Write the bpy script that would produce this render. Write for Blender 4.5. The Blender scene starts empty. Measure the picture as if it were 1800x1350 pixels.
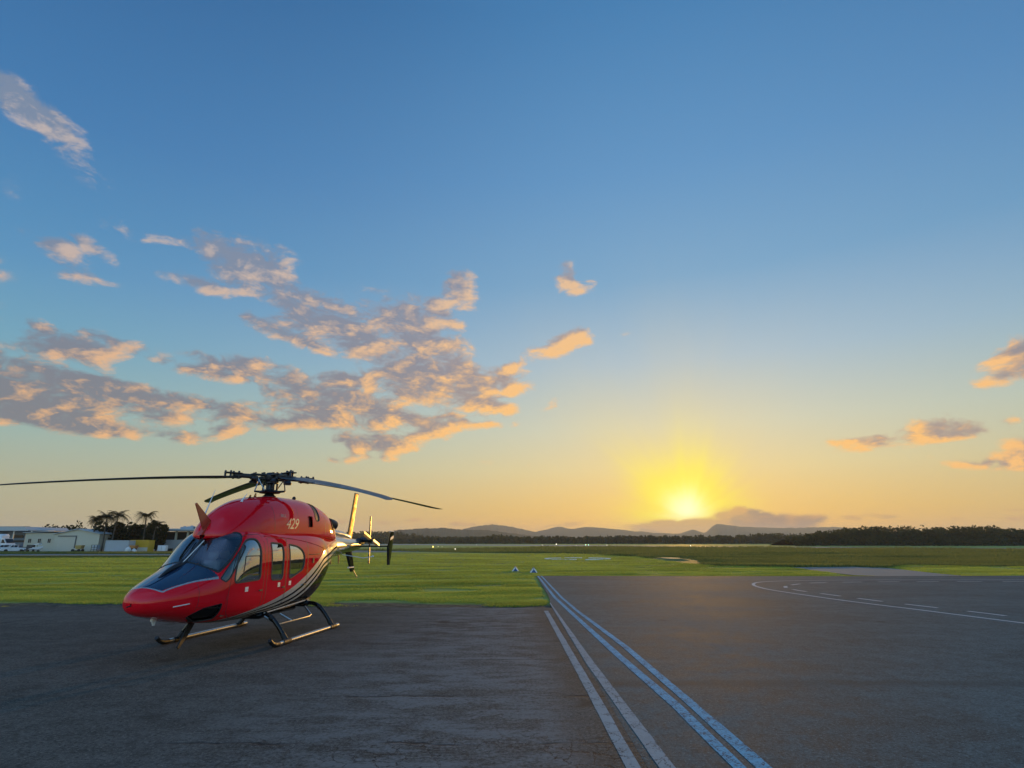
import bpy, bmesh, math, random
import numpy as np
from mathutils import Vector, Matrix
from mathutils.geometry import tessellate_polygon

random.seed(7)
RNG = np.random.default_rng(11)
R = math.radians
SC = bpy.context.scene
COL = SC.collection

# ------------------------------------------------------------------ camera
CAM_H, FOC, HOR = 2.3, 1000.0, 952.0           # eye height (m), focal length and horizon row at 1800 px width
PITCH = math.atan((HOR - 675.0) / FOC)
cam_data = bpy.data.cameras.new("camera")
cam = bpy.data.objects.new("camera", cam_data)
COL.objects.link(cam)
cam.location = (0, 0, CAM_H)
cam.rotation_euler = (math.pi / 2 + PITCH, 0, 0)
cam_data.sensor_fit = 'HORIZONTAL'
cam_data.sensor_width = 36.0
cam_data.lens = 36.0 * FOC / 1800.0
cam_data.clip_start = 0.1
cam_data.clip_end = 30000
SC.camera = cam


def sight(px, py):
    """direction of a line of sight of the survey photo (1800 px wide)"""
    a, b = (px - 900) / FOC, (675 - py) / FOC
    c, n = math.cos(PITCH), math.sin(PITCH)
    return np.array([a, c - b * n, n + b * c])


def gp(px, py, z=0.0):
    """point of the ground plane surveyed at a pixel"""
    r = sight(px, py)
    t = (z - CAM_H) / r[2]
    return (r[0] * t, r[1] * t)


def at(px, py, Y):
    """point at depth Y surveyed at a pixel"""
    r = sight(px, py)
    t = Y / r[1]
    return (r[0] * t, Y, CAM_H + r[2] * t)


# ------------------------------------------------------------------ light and sky
SUN_DIR = sight(1207, 884)
SUN_DIR = SUN_DIR / np.linalg.norm(SUN_DIR)
SUN_EL = math.asin(SUN_DIR[2])
SUN_AZ = math.atan2(SUN_DIR[0], SUN_DIR[1])     # from +Y towards +X

sun_data = bpy.data.lights.new("sun", 'SUN')
sun_data.energy = 3.0
sun_data.angle = R(1.2)
sun_data.color = (1.0, 0.52, 0.11)
sun = bpy.data.objects.new("sun", sun_data)
COL.objects.link(sun)
sun.rotation_euler = Vector(SUN_DIR).to_track_quat('Z', 'Y').to_euler()

world = bpy.data.worlds.new("World")
SC.world = world
world.use_nodes = True
SC.view_settings.view_transform = 'Standard'
SC.view_settings.look = 'None'
SC.view_settings.exposure = 0.0
SC.view_settings.gamma = 1.0
SC.view_settings.use_curve_mapping = False


class NT:
    """small helper to write node trees"""
    def __init__(s, tree):
        s.t = tree
        s.n = tree.nodes
        s.l = tree.links

    def node(s, typ, **kw):
        n = s.n.new(typ)
        for k, v in kw.items():
            setattr(n, k, v)
        return n

    def plug(s, sock, v):
        if v is None:
            return
        if isinstance(v, bpy.types.NodeSocket):
            s.l.new(v, sock)
        elif isinstance(v, (tuple, list)) and sock.type == 'RGBA' and len(v) == 3:
            sock.default_value = (*v, 1)
        else:
            sock.default_value = v

    def m(s, op, a, b=None, c=None, clamp=False):
        n = s.node('ShaderNodeMath', operation=op, use_clamp=clamp)
        for i, v in enumerate((a, b, c)):
            s.plug(n.inputs[i], v)
        return n.outputs[0]

    def v(s, op, a, b=None, c=None):
        n = s.node('ShaderNodeVectorMath', operation=op)
        s.plug(n.inputs[0], a)
        if op == 'SCALE':
            s.plug(n.inputs['Scale'], b)
        else:
            s.plug(n.inputs[1], b)
        if c is not None:
            s.plug(n.inputs[2], c)
        return n.outputs['Value'] if op in ('DOT_PRODUCT', 'LENGTH') else n.outputs[0]

    def mix(s, f, a, b, mode='MIX'):
        n = s.node('ShaderNodeMix', data_type='RGBA', blend_type=mode, clamp_factor=True)
        s.plug(n.inputs['Factor'], f)
        s.plug(n.inputs[6], a)
        s.plug(n.inputs[7], b)
        return n.outputs[2]

    def ramp(s, f, stops, interp='LINEAR'):
        n = s.node('ShaderNodeValToRGB')
        e = n.color_ramp.elements
        n.color_ramp.interpolation = interp
        while len(e) < len(stops):
            e.new(0.5)
        for el, (p, c) in zip(e, sorted(stops, key=lambda q: q[0])):
            el.position = p
            el.color = (*c, 1) if len(c) == 3 else c
        s.plug(n.inputs[0], f)
        return n.outputs[0]

    def smooth(s, x, a, b, lo=0.0, hi=1.0):
        n = s.node('ShaderNodeMapRange', interpolation_type='SMOOTHSTEP')
        s.plug(n.inputs[0], x)
        n.inputs[1].default_value = a
        n.inputs[2].default_value = b
        n.inputs[3].default_value = lo
        n.inputs[4].default_value = hi
        return n.outputs[0]

    def noise(s, vec, scale, detail=4, rough=0.55, dist=0.0, dims='3D', out=0):
        n = s.node('ShaderNodeTexNoise', noise_dimensions=dims)
        s.plug(n.inputs['Vector'], vec)
        n.inputs['Scale'].default_value = scale
        n.inputs['Detail'].default_value = detail
        n.inputs['Roughness'].default_value = rough
        n.inputs['Distortion'].default_value = dist
        return n.outputs[out]

    def comb(s, x, y, z):
        n = s.node('ShaderNodeCombineXYZ')
        for i, v in enumerate((x, y, z)):
            s.plug(n.inputs[i], v)
        return n.outputs[0]

    def sep(s, vec):
        n = s.node('ShaderNodeSeparateXYZ')
        s.plug(n.inputs[0], vec)
        return n.outputs


# clouds: (x, y, half width, half height, tilt, weight) of every cloud, measured on the photo, turned into bearings
CLOUDS = [
    (62, 200, 92, 22, 35, .85), (20, 165, 50, 20, 40, .6), (110, 235, 40, 16, 40, .7), (150, 300, 60, 18, 40, .32), (20, 330, 30, 20, 30, .2),
    (112, 440, 42, 17, 25, .9), (150, 432, 22, 18, 10, .8), (150, 492, 45, 9, 8, .75), (195, 455, 22, 8, 45, .5), (45, 408, 18, 6, 30, .35),
    (350, 500, 42, 10, 20, .95), (300, 488, 25, 6, 15, .5), (215, 400, 26, 10, 25, .55), (285, 422, 50, 10, 10, .5), (188, 393, 10, 9, 0, .45),
    (390, 445, 40, 24, 20, .85), (440, 470, 70, 30, 25, .9), (470, 465, 40, 28, 0, .7), (415, 500, 45, 14, 10, .7), (500, 518, 45, 12, 15, .45), (352, 405, 14, 8, 30, .45), (514, 483, 9, 8, 0, .9),
    (437, 553, 12, 9, 20, .95), (455, 570, 30, 8, 30, .6), (505, 585, 50, 14, 15, .8), (545, 602, 40, 10, 20, .8), (540, 555, 42, 28, 20, .8), (600, 575, 60, 28, 25, .85), (640, 600, 50, 24, 15, .8), (580, 545, 40, 20, 0, .45),
    (700, 560, 75, 30, 20, .75), (720, 590, 60, 26, 10, .7), (755, 560, 36, 24, 10, .7), (765, 540, 28, 12, -8, .9), (806, 492, 22, 15, 0, 1.), (812, 515, 22, 18, 10, .95), (805, 535, 30, 8, 15, .8), (720, 530, 25, 12, 0, .4),
    (762, 605, 36, 12, 10, .9), (800, 610, 22, 14, 0, .9), (690, 605, 40, 20, 0, .5), (800, 572, 18, 8, 20, .5),
    (995, 485, 12, 22, 10, .7), (1000, 500, 22, 12, 10, 1.), (1020, 512, 12, 6, 0, .9), (1038, 500, 10, 7, 0, .6),
    (1005, 600, 34, 15, -12, 1.), (965, 618, 38, 11, -12, 1.), (1028, 592, 14, 10, -5, .9), (1098, 588, 9, 3, 0, .6),
    (75, 572, 26, 9, 5, .8), (160, 600, 42, 16, 8, .9), (110, 610, 85, 14, 8, .85), (185, 622, 62, 11, -6, .9), (235, 612, 20, 8, 0, .9), (275, 632, 24, 8, 0, .7), (175, 640, 28, 10, 20, .6), (335, 620, 20, 7, 0, .35),
    (0, 640, 62, 26, 15, .95), (40, 675, 90, 28, 8, 1.), (140, 680, 80, 18, 8, .95), (20, 715, 90, 22, 8, 1.), (110, 715, 90, 22, 8, .95), (220, 680, 45, 12, 5, .9), (200, 705, 60, 14, 0, .8), (165, 745, 75, 18, 6, 1.), (85, 735, 80, 12, 12, .9), (220, 757, 45, 9, 3, .9), (-15, 735, 35, 8, 0, .7), (255, 715, 60, 14, 5, .8), (30, 695, 70, 25, 0, .9), (120, 660, 60, 10, 5, .6),
    (325, 705, 46, 10, 8, .85), (390, 718, 62, 13, 4, .9), (320, 738, 46, 9, 0, .7), (420, 730, 30, 12, 0, .7), (395, 760, 42, 11, -14, .95), (310, 766, 38, 9, 8, .8), (335, 770, 12, 7, 0, .8), (455, 735, 25, 7, 10, .4),
    (355, 652, 36, 9, 5, .85), (420, 648, 62, 16, 6, .9), (445, 640, 28, 12, 0, .8), (520, 666, 38, 11, 5, .8), (400, 662, 60, 8, 8, .7), (490, 645, 30, 6, 0, .4),
    (520, 695, 60, 11, 8, .9), (600, 690, 50, 20, 5, .9), (610, 670, 42, 12, 5, .8), (560, 720, 72, 14, 6, .95), (540, 743, 68, 11, -4, .95), (615, 722, 26, 14, 0, .9), (580, 705, 60, 12, 5, .6), (640, 665, 22, 8, 0, .5),
    (705, 640, 42, 20, 5, .9), (690, 665, 48, 14, 0, .9), (745, 660, 62, 20, 0, .95), (740, 690, 60, 22, 0, .9), (790, 655, 40, 22, 10, .9), (785, 680, 28, 14, 0, .8), (810, 665, 22, 22, 10, .8), (770, 635, 40, 16, 0, .7), (680, 715, 46, 14, 10, .9), (700, 735, 60, 11, 10, .9), (730, 710, 25, 10, 0, .5),
    (755, 742, 46, 9, 3, .95), (795, 738, 20, 10, 0, .9), (655, 748, 34, 9, 5, .9), (618, 772, 24, 11, 5, .95), (675, 772, 26, 11, 8, .95), (690, 790, 28, 11, 5, .95), (735, 768, 40, 11, -10, .95), (775, 760, 28, 9, -14, .9), (730, 785, 22, 6, -20, .7), (685, 806, 16, 6, 10, .9), (618, 808, 28, 6, 0, .9), (630, 790, 18, 10, 0, .8), (585, 804, 9, 4, 0, .5),
    (850, 675, 30, 16, -10, .9), (880, 660, 40, 10, -16, .95), (900, 648, 20, 8, -10, .8), (895, 686, 32, 11, -6, .95), (910, 678, 18, 8, 0, .8), (845, 700, 28, 14, 0, .8), (862, 715, 30, 12, 0, .6), (885, 722, 24, 9, 0, .9), (858, 748, 36, 6, -4, 1.), (820, 715, 30, 14, 0, .6), (975, 707, 14, 6, -35, .7), (838, 778, 8, 3, 0, .6), (955, 720, 10, 3, -20, .35),
    (1768, 642, 42, 20, -24, 1.), (1800, 630, 42, 26, -10, 1.), (1742, 672, 26, 8, -10, .7), (1780, 660, 30, 8, -15, .8),
    (1490, 781, 30, 10, 0, 1.), (1550, 778, 36, 9, -8, .97), (1655, 752, 50, 16, -4, 1.), (1625, 764, 30, 12, -10, .95), (1705, 750, 28, 7, 3, .9), (1660, 768, 46, 6, -4, .9), (1600, 780, 30, 5, 0, .6), (1636, 800, 22, 3, -15, .5), (1655, 790, 10, 4, 0, .4),
    (1700, 819, 38, 6, 6, .95), (1785, 740, 26, 8, -3, .9), (1790, 788, 30, 20, 0, .97), (1785, 812, 38, 10, 0, .95), (1775, 800, 18, 5, 0, .6),
    (1160, 926, 42, 8, 0, .97), (1190, 930, 70, 8, 0, .97), (1240, 923, 46, 9, -8, .97), (1285, 912, 40, 11, -5, 1.), (1300, 907, 28, 8, 0, .97), (1335, 919, 80, 10, 3, .97), (1390, 922, 34, 8, 0, .8), (1428, 911, 20, 6, -4, .9), (1415, 920, 20, 4, 0, .6), (1260, 930, 60, 8, 0, .8), (1268, 904, 9, 7, 0, .9), (1298, 898, 13, 9, 0, .95), (1320, 905, 11, 7, 0, .9), (1346, 910, 13, 7, 0, .9), (1380, 911, 11, 8, 0, .9), (1402, 914, 12, 6, 0, .85), (1212, 920, 13, 6, 0, .9), (1152, 920, 12, 6, 0, .85), (1178, 922, 9, 5, 0, .8), (1500, 911, 18, 3, 8, .8), (1530, 905, 14, 3, 0, .6), (1562, 908, 18, 3, 0, .5), (1680, 912, 14, 3, 0, .6), (1785, 911, 16, 4, 0, .7), (1788, 897, 20, 3, 0, .6),
    (865, 922, 16, 5, 0, .5), (900, 926, 22, 3, 0, .4), (820, 922, 24, 3, 0, .5), (800, 919, 12, 3, 0, .4), (727, 914, 14, 4, -10, .5), (680, 918, 18, 4, 0, .5), (600, 917, 18, 4, 0, .5), (1000, 922, 24, 4, -8, .6), (960, 924, 18, 3, 0, .5), (940, 822, 22, 4, 15, .35), (855, 812, 12, 4, 0, .35),
]
AZ0, AZ1, EL0, EL1, NAZ, NEL, RANK = -58.0, 58.0, 0.0, 36.0, 256, 256, 42


def cloud_map():
    az = np.linspace(AZ0, AZ1, NAZ)
    el = np.linspace(EL0, EL1, NEL)
    A, E = np.meshgrid(np.radians(az), np.radians(el))
    d = np.stack([np.sin(A) * np.cos(E), np.cos(A) * np.cos(E), np.sin(E)], -1)
    c, n = math.cos(PITCH), math.sin(PITCH)
    dep = d[..., 1] * c + d[..., 2] * n
    up = -d[..., 1] * n + d[..., 2] * c
    X = 900 + FOC * d[..., 0] / dep
    Yp = 675 - FOC * up / dep
    inv = np.ones_like(X)
    for (x, y, w, h, rot, wt) in CLOUDS:
        ca, sa = math.cos(R(rot)), math.sin(R(rot))
        u = ((X - x) * ca + (Yp - y) * sa) / (w * 1.07)
        v = (-(X - x) * sa + (Yp - y) * ca) / (h * 1.18)
        g = np.exp(-(u * u + v * v) ** 1.25 * 0.8)
        inv *= 1 - min(wt, .97) * g
    M = 1 - inv
    # a few more beyond the frame, of the same kind
    r2 = np.random.default_rng(5)
    for _ in range(26):
        a0 = r2.choice([r2.uniform(-58, -46), r2.uniform(48, 58)])
        e0 = r2.uniform(4, 22)
        u = (np.degrees(A) - a0) / r2.uniform(2, 5)
        v = (np.degrees(E) - e0) / r2.uniform(.6, 1.4)
        M = 1 - (1 - M) * (1 - .85 * np.exp(-(u * u + v * v)))
    return M


def curve_nodes(k, U):
    """RGB curve node holding three one-dimensional tables"""
    n = k.node('ShaderNodeRGBCurve')
    mp = n.mapping
    mp.use_clip = False
    N = U.shape[0]
    xs = np.linspace(0, 1, N)
    for j in range(3):
        c = mp.curves[j]
        pts = c.points
        pts[0].location = (0, float(U[0, j]))
        pts[-1].location = (1, float(U[-1, j]))
        for i in range(1, N - 1):
            pts.new(float(xs[i]), float(U[i, j]))
        for p in pts:
            p.handle_type = 'VECTOR'
    mp.update()
    return n


def sky_nodes():
    k = NT(world.node_tree)
    k.n.clear()
    tc = k.node('ShaderNodeTexCoord').outputs['Generated']
    d = k.v('NORMALIZE', tc)
    x, y, z = k.sep(d)
    el = k.m('MULTIPLY', k.m('ARCSINE', z), 180 / math.pi)
    az = k.m('MULTIPLY', k.m('ARCTAN2', x, y), 180 / math.pi)
    # clear sky: one ramp away from the sun, one towards it
    h = k.m('DIVIDE', k.m('MAXIMUM', el, 0.0), 90.0)
    away = k.ramp(h, [(0, (.44, .40, .25)), (.05, (.41, .445, .32)), (.10, (.27, .455, .45)), (.17, (.140, .37, .52)), (.24, (.085, .285, .525)),
                      (.36, (.050, .195, .44)), (.54, (.026, .118, .305)), (1, (.028, .11, .28))])
    near = k.ramp(h, [(0, (.88, .41, .055)), (.03, (.88, .53, .115)), (.075, (.80, .655, .33)), (.12, (.66, .66, .50)), (.19, (.42, .55, .64)),
                      (.28, (.205, .405, .615)), (.39, (.125, .315, .575)), (.54, (.062, .220, .465)), (1, (.035, .125, .30))])
    saz = SUN_AZ * 180 / math.pi
    daz = k.m('ABSOLUTE', k.m('SUBTRACT', az, saz))
    daz = k.m('MINIMUM', daz, k.m('SUBTRACT', 360.0, daz))
    q = k.m('POWER', k.m('DIVIDE', daz, 40.0), 2.0)
    fm = k.m('EXPONENT', k.m('MULTIPLY', q, -1.0))
    # unseen sky behind the camera, brightened as added fill light for the foreground
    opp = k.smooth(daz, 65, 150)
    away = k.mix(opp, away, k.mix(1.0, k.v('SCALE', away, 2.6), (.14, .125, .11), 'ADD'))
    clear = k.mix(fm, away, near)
    nish = k.node('ShaderNodeTexSky', sky_type='NISHITA')
    nish.sun_disc = False
    nish.sun_elevation = SUN_EL
    nish.sun_rotation = SUN_AZ
    nish.air_density, nish.dust_density, nish.ozone_density = 1.0, 1.5, 1.5
    clear = k.mix(1.0, k.mix(1.0, clear, (.94, .94, .94), 'MULTIPLY'), k.v('SCALE', nish.outputs[0], .006), 'ADD')
    # glow of the sun behind the low clouds
    de = k.m('SUBTRACT', el, SUN_EL * 180 / math.pi - .75)
    up_s = k.m('MULTIPLY', k.m('MAXIMUM', de, 0.0), .95)
    dn_s = k.m('MULTIPLY', k.m('MINIMUM', de, 0.0), 1.9)
    r2 = k.m('ADD', k.m('POWER', daz, 2.0), k.m('POWER', k.m('ADD', up_s, dn_s), 2.0))
    rr = k.m('SQRT', r2)
    ang = k.m('ARCTAN2', k.m('SUBTRACT', az, saz), k.m('ADD', de, .6))
    rays = k.noise(k.comb(k.m('MULTIPLY', ang, 1.6), k.m('MULTIPLY', rr, .02), 3.3), 1.6, 2, .5)
    rr = k.m('MULTIPLY', rr, k.m('ADD', .50, k.m('MULTIPLY', rays, 1.0)))
    halo = k.m('EXPONENT', k.m('MULTIPLY', k.m('POWER', k.m('DIVIDE', rr, 4.7), 2.4), -1.0))
    halo2 = k.m('EXPONENT', k.m('MULTIPLY', k.m('POWER', k.m('DIVIDE', rr, 9.0), 1.6), -1.0))
    core = k.m('EXPONENT', k.m('MULTIPLY', k.m('POWER', k.m('DIVIDE', rr, 1.75), 2.0), -1.0))
    clear = k.mix(k.m('MULTIPLY', halo2, .42), clear, (.98, .70, .18))
    clear = k.mix(k.m('MULTIPLY', halo, .98), clear, (1.22, 1.05, .0))
    clear = k.mix(1.0, clear, k.v('SCALE', k.comb(.28, .32, .70), core), 'ADD')

    # clouds: bearing tables multiplied out, then broken up with noise
    M = cloud_map()
    U, S, Vt = np.linalg.svd(M, full_matrices=False)
    nk = RANK
    G = k.t.id_data if False else bpy.data.node_groups.new("cloud_density", 'ShaderNodeTree')
    G.interface.new_socket("az", in_out='INPUT', socket_type='NodeSocketFloat')
    G.interface.new_socket("el", in_out='INPUT', socket_type='NodeSocketFloat')
    G.interface.new_socket("d", in_out='OUTPUT', socket_type='NodeSocketFloat')
    g = NT(G)
    gi = g.node('NodeGroupInput')
    go = g.node('NodeGroupOutput')
    taz = g.m('DIVIDE', g.m('SUBTRACT', gi.outputs[0], AZ0), AZ1 - AZ0, clamp=True)
    tel = g.m('DIVIDE', g.m('SUBTRACT', gi.outputs[1], EL0), EL1 - EL0, clamp=True)
    va, ve = g.comb(taz, taz, taz), g.comb(tel, tel, tel)
    total = None
    for i in range(0, nk, 3):
        cu = np.zeros((NEL, 3))
        cv = np.zeros((NAZ, 3))
        sc = np.zeros(3)
        for j in range(3):
            a, b = U[:, i + j], Vt[i + j]
            ma, mb = abs(a).max(), abs(b).max()
            cu[:, j] = a / ma * .5 + .5
            cv[:, j] = b / mb * .5 + .5
            sc[j] = S[i + j] * ma * mb * 4
        ne, na = curve_nodes(g, cu), curve_nodes(g, cv)
        g.l.new(ve, ne.inputs[1])
        g.l.new(va, na.inputs[1])
        pe = g.v('SUBTRACT', ne.outputs[0], (.5, .5, .5))
        pa = g.v('SUBTRACT', na.outputs[0], (.5, .5, .5))
        pa = g.v('MULTIPLY', pa, tuple(float(q) for q in sc))
        dd = g.v('DOT_PRODUCT', pe, pa)
        total = dd if total is None else g.m('ADD', total, dd)
    pv = g.comb(g.m('MULTIPLY', gi.outputs[0], .66), g.m('MULTIPLY', gi.outputs[1], 1.30), 0.0)
    n1 = g.noise(pv, .55, 7, .57, .6)
    n2 = g.noise(pv, 2.3, 4, .6, .8)
    nn = g.m('ADD', g.m('MULTIPLY', g.m('SUBTRACT', n1, .52), 2.3), g.m('MULTIPLY', g.m('SUBTRACT', n2, .5), .55))
    # fades out beyond the tables; there plain broken cloud goes on
    base = g.m('MULTIPLY', g.smooth(g.m('ABSOLUTE', gi.outputs[0]), 56, 64), g.smooth(gi.outputs[1], 26, 12, 0, .34))
    total = g.m('MULTIPLY', total, g.smooth(g.m('ABSOLUTE', gi.outputs[0]), 58, 54))
    total = g.m('ADD', total, base)
    val = g.m('ADD', total, g.m('MULTIPLY', g.m('MULTIPLY', nn, g.smooth(gi.outputs[1], 1.0, 7.0, .62, 1.0)), g.smooth(total, .02, .35, .15, 1.0)))
    g.l.new(g.m('MULTIPLY', val, g.smooth(gi.outputs[1], 0.0, .6)), go.inputs[0])

    def dens(a, e):
        n = k.node('ShaderNodeGroup', node_tree=G)
        k.plug(n.inputs[0], a)
        k.plug(n.inputs[1], e)
        return n.outputs[0]

    d1 = dens(az, el)
    dxs = k.m('SUBTRACT', saz, az)
    dys = k.m('SUBTRACT', SUN_EL * 180 / math.pi, el)
    ln = k.m('MAXIMUM', k.m('SQRT', k.m('ADD', k.m('POWER', dxs, 2.0), k.m('POWER', dys, 2.0))), 1.0)
    st = k.m('DIVIDE', 1.3, ln)
    d2 = dens(k.m('ADD', az, k.m('MULTIPLY', dxs, st)), k.m('ADD', el, k.m('MULTIPLY', dys, k.m('MULTIPLY', st, 1.1))))
    alpha = k.smooth(d1, .11, .86)
    lit = k.m('ADD', .17, k.m('MULTIPLY', k.m('SUBTRACT', d1, d2), 1.0), clamp=True)
    lit = k.m('ADD', lit, k.m('MULTIPLY', k.smooth(d1, 1.0, .35), .22), clamp=True)
    fineb = k.noise(k.comb(k.m('MULTIPLY', az, 1.1), k.m('MULTIPLY', el, 2.4), 1.7), .9, 5, .6, .6)
    lit = k.m('ADD', lit, k.m('MULTIPLY', k.m('SUBTRACT', fineb, .5), .38))
    lit = k.smooth(lit, -.05, .95)
    near_s = k.m('EXPONENT', k.m('MULTIPLY', k.m('POWER', k.m('DIVIDE', k.m('SQRT', k.m('ADD', k.m('POWER', dxs, 2.0), k.m('POWER', k.m('MULTIPLY', dys, 1.2), 2.0))), 34.0), 2.0), -1.0))
    low = k.smooth(el, 27, 9)
    lit = k.m('ADD', lit, k.m('MULTIPLY', k.m('SUBTRACT', near_s, .45), .40), clamp=True)
    litcol = k.mix(near_s, k.mix(low, (.58, .48, .44), (.96, .51, .21)), (1.06, .58, .17))
    shade = k.mix(low, (.20, .26, .37), (.195, .20, .235))
    shade = k.mix(near_s, shade, (.36, .30, .31))
    veil = k.smooth(el, 5.5, 1.5)
    shade = k.mix(veil, shade, (.20, .155, .17))
    litcol = k.mix(k.m('MULTIPLY', veil, .8), litcol, (.52, .27, .13))
    ccol = k.mix(lit, shade, litcol)
    ccol = k.mix(k.m('MULTIPLY', halo, .16), ccol, (1.0, .70, .08))
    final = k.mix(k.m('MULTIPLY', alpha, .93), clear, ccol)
    # below the horizon: dim ground light
    final = k.mix(k.smooth(el, -0.6, -4.0), final, (.10, .09, .06))
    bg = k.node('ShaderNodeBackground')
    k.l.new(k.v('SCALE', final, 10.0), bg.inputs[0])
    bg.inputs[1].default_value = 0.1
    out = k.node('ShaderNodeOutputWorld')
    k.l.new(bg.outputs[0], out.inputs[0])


sky_nodes()
world.cycles.sampling_method = 'MANUAL'
world.cycles.sample_map_resolution = 1024
SC.cycles.max_bounces = 8
SC.cycles.transparent_max_bounces = 16
SC.cycles.volume_bounces = 1
SC.cycles.sample_clamp_indirect = 4.0
SC.cycles.use_denoising = True

# ------------------------------------------------------------------ object and material helpers
def mat(name, col=(.5, .5, .5), rough=.5, metal=0.0, spec=.5, coat=0.0, var=0.0, vscale=3.0, bump=0.0, bscale=40.0, emit=None, estr=1.0, trans=0.0):
    m = bpy.data.materials.new(name)
    m.use_nodes = True
    k = NT(m.node_tree)
    b = k.n['Principled BSDF']
    b.inputs['Roughness'].default_value = rough
    b.inputs['Metallic'].default_value = metal
    b.inputs['Specular IOR Level'].default_value = spec
    b.inputs['Coat Weight'].default_value = coat
    b.inputs['Coat Roughness'].default_value = .04
    obj_co = k.node('ShaderNodeTexCoord').outputs['Object']
    c = col
    if var:
        n = k.noise(obj_co, vscale, 5, .6)
        c = k.mix(n, tuple(max(0, q * (1 - var)) for q in col), tuple(q * (1 + var) for q in col))
        k.plug(b.inputs['Base Color'], c)
        k.plug(b.inputs['Roughness'], k.smooth(n, .3, .7, max(.03, rough * .8), min(1, rough * 1.2)))
    else:
        k.plug(b.inputs['Base Color'], c)
    if bump:
        bn = k.node('ShaderNodeBump')
        bn.inputs['Strength'].default_value = bump
        bn.inputs['Distance'].default_value = .02
        k.plug(bn.inputs['Height'], k.noise(obj_co, bscale, 4, .6))
        k.l.new(bn.outputs[0], b.inputs['Normal'])
    if emit:
        k.plug(b.inputs['Emission Color'], emit)
        b.inputs['Emission Strength'].default_value = estr
    return m


def link(o, parent=None):
    COL.objects.link(o)
    if parent is not None:
        o.parent = parent
    return o


def meshobj(name, verts, faces, m=None, parent=None, smooth=False, mi=None):
    me = bpy.data.meshes.new(name)
    if isinstance(verts, np.ndarray):
        verts = verts.tolist()
    if isinstance(faces, np.ndarray):
        faces = faces.tolist()
    me.from_pydata(verts, [], faces)
    if m is not None:
        for q in (m if isinstance(m, (list, tuple)) else [m]):
            me.materials.append(q)
    if mi is not None:
        me.polygons.foreach_set('material_index', np.asarray(mi, dtype=np.int32))
    if smooth:
        me.polygons.foreach_set('use_smooth', np.ones(len(me.polygons), dtype=bool))
    me.update()
    return link(bpy.data.objects.new(name, me), parent)


def tag(o, label=None, cat=None, group=None, kind=None):
    if label: o['label'] = label
    if cat: o['category'] = cat
    if group: o['group'] = group
    if kind: o['kind'] = kind
    return o


def empty(name, loc=(0, 0, 0), rz=0.0):
    o = bpy.data.objects.new(name, None)
    o.empty_display_size = .2
    link(o)
    o.location = loc
    o.rotation_euler = (0, 0, rz)
    return o


def copy_tree(o, parent=None):
    c = o.copy()
    COL.objects.link(c)
    c.parent = parent
    for ch in list(o.children):
        copy_tree(ch, c)
    return c


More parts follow.
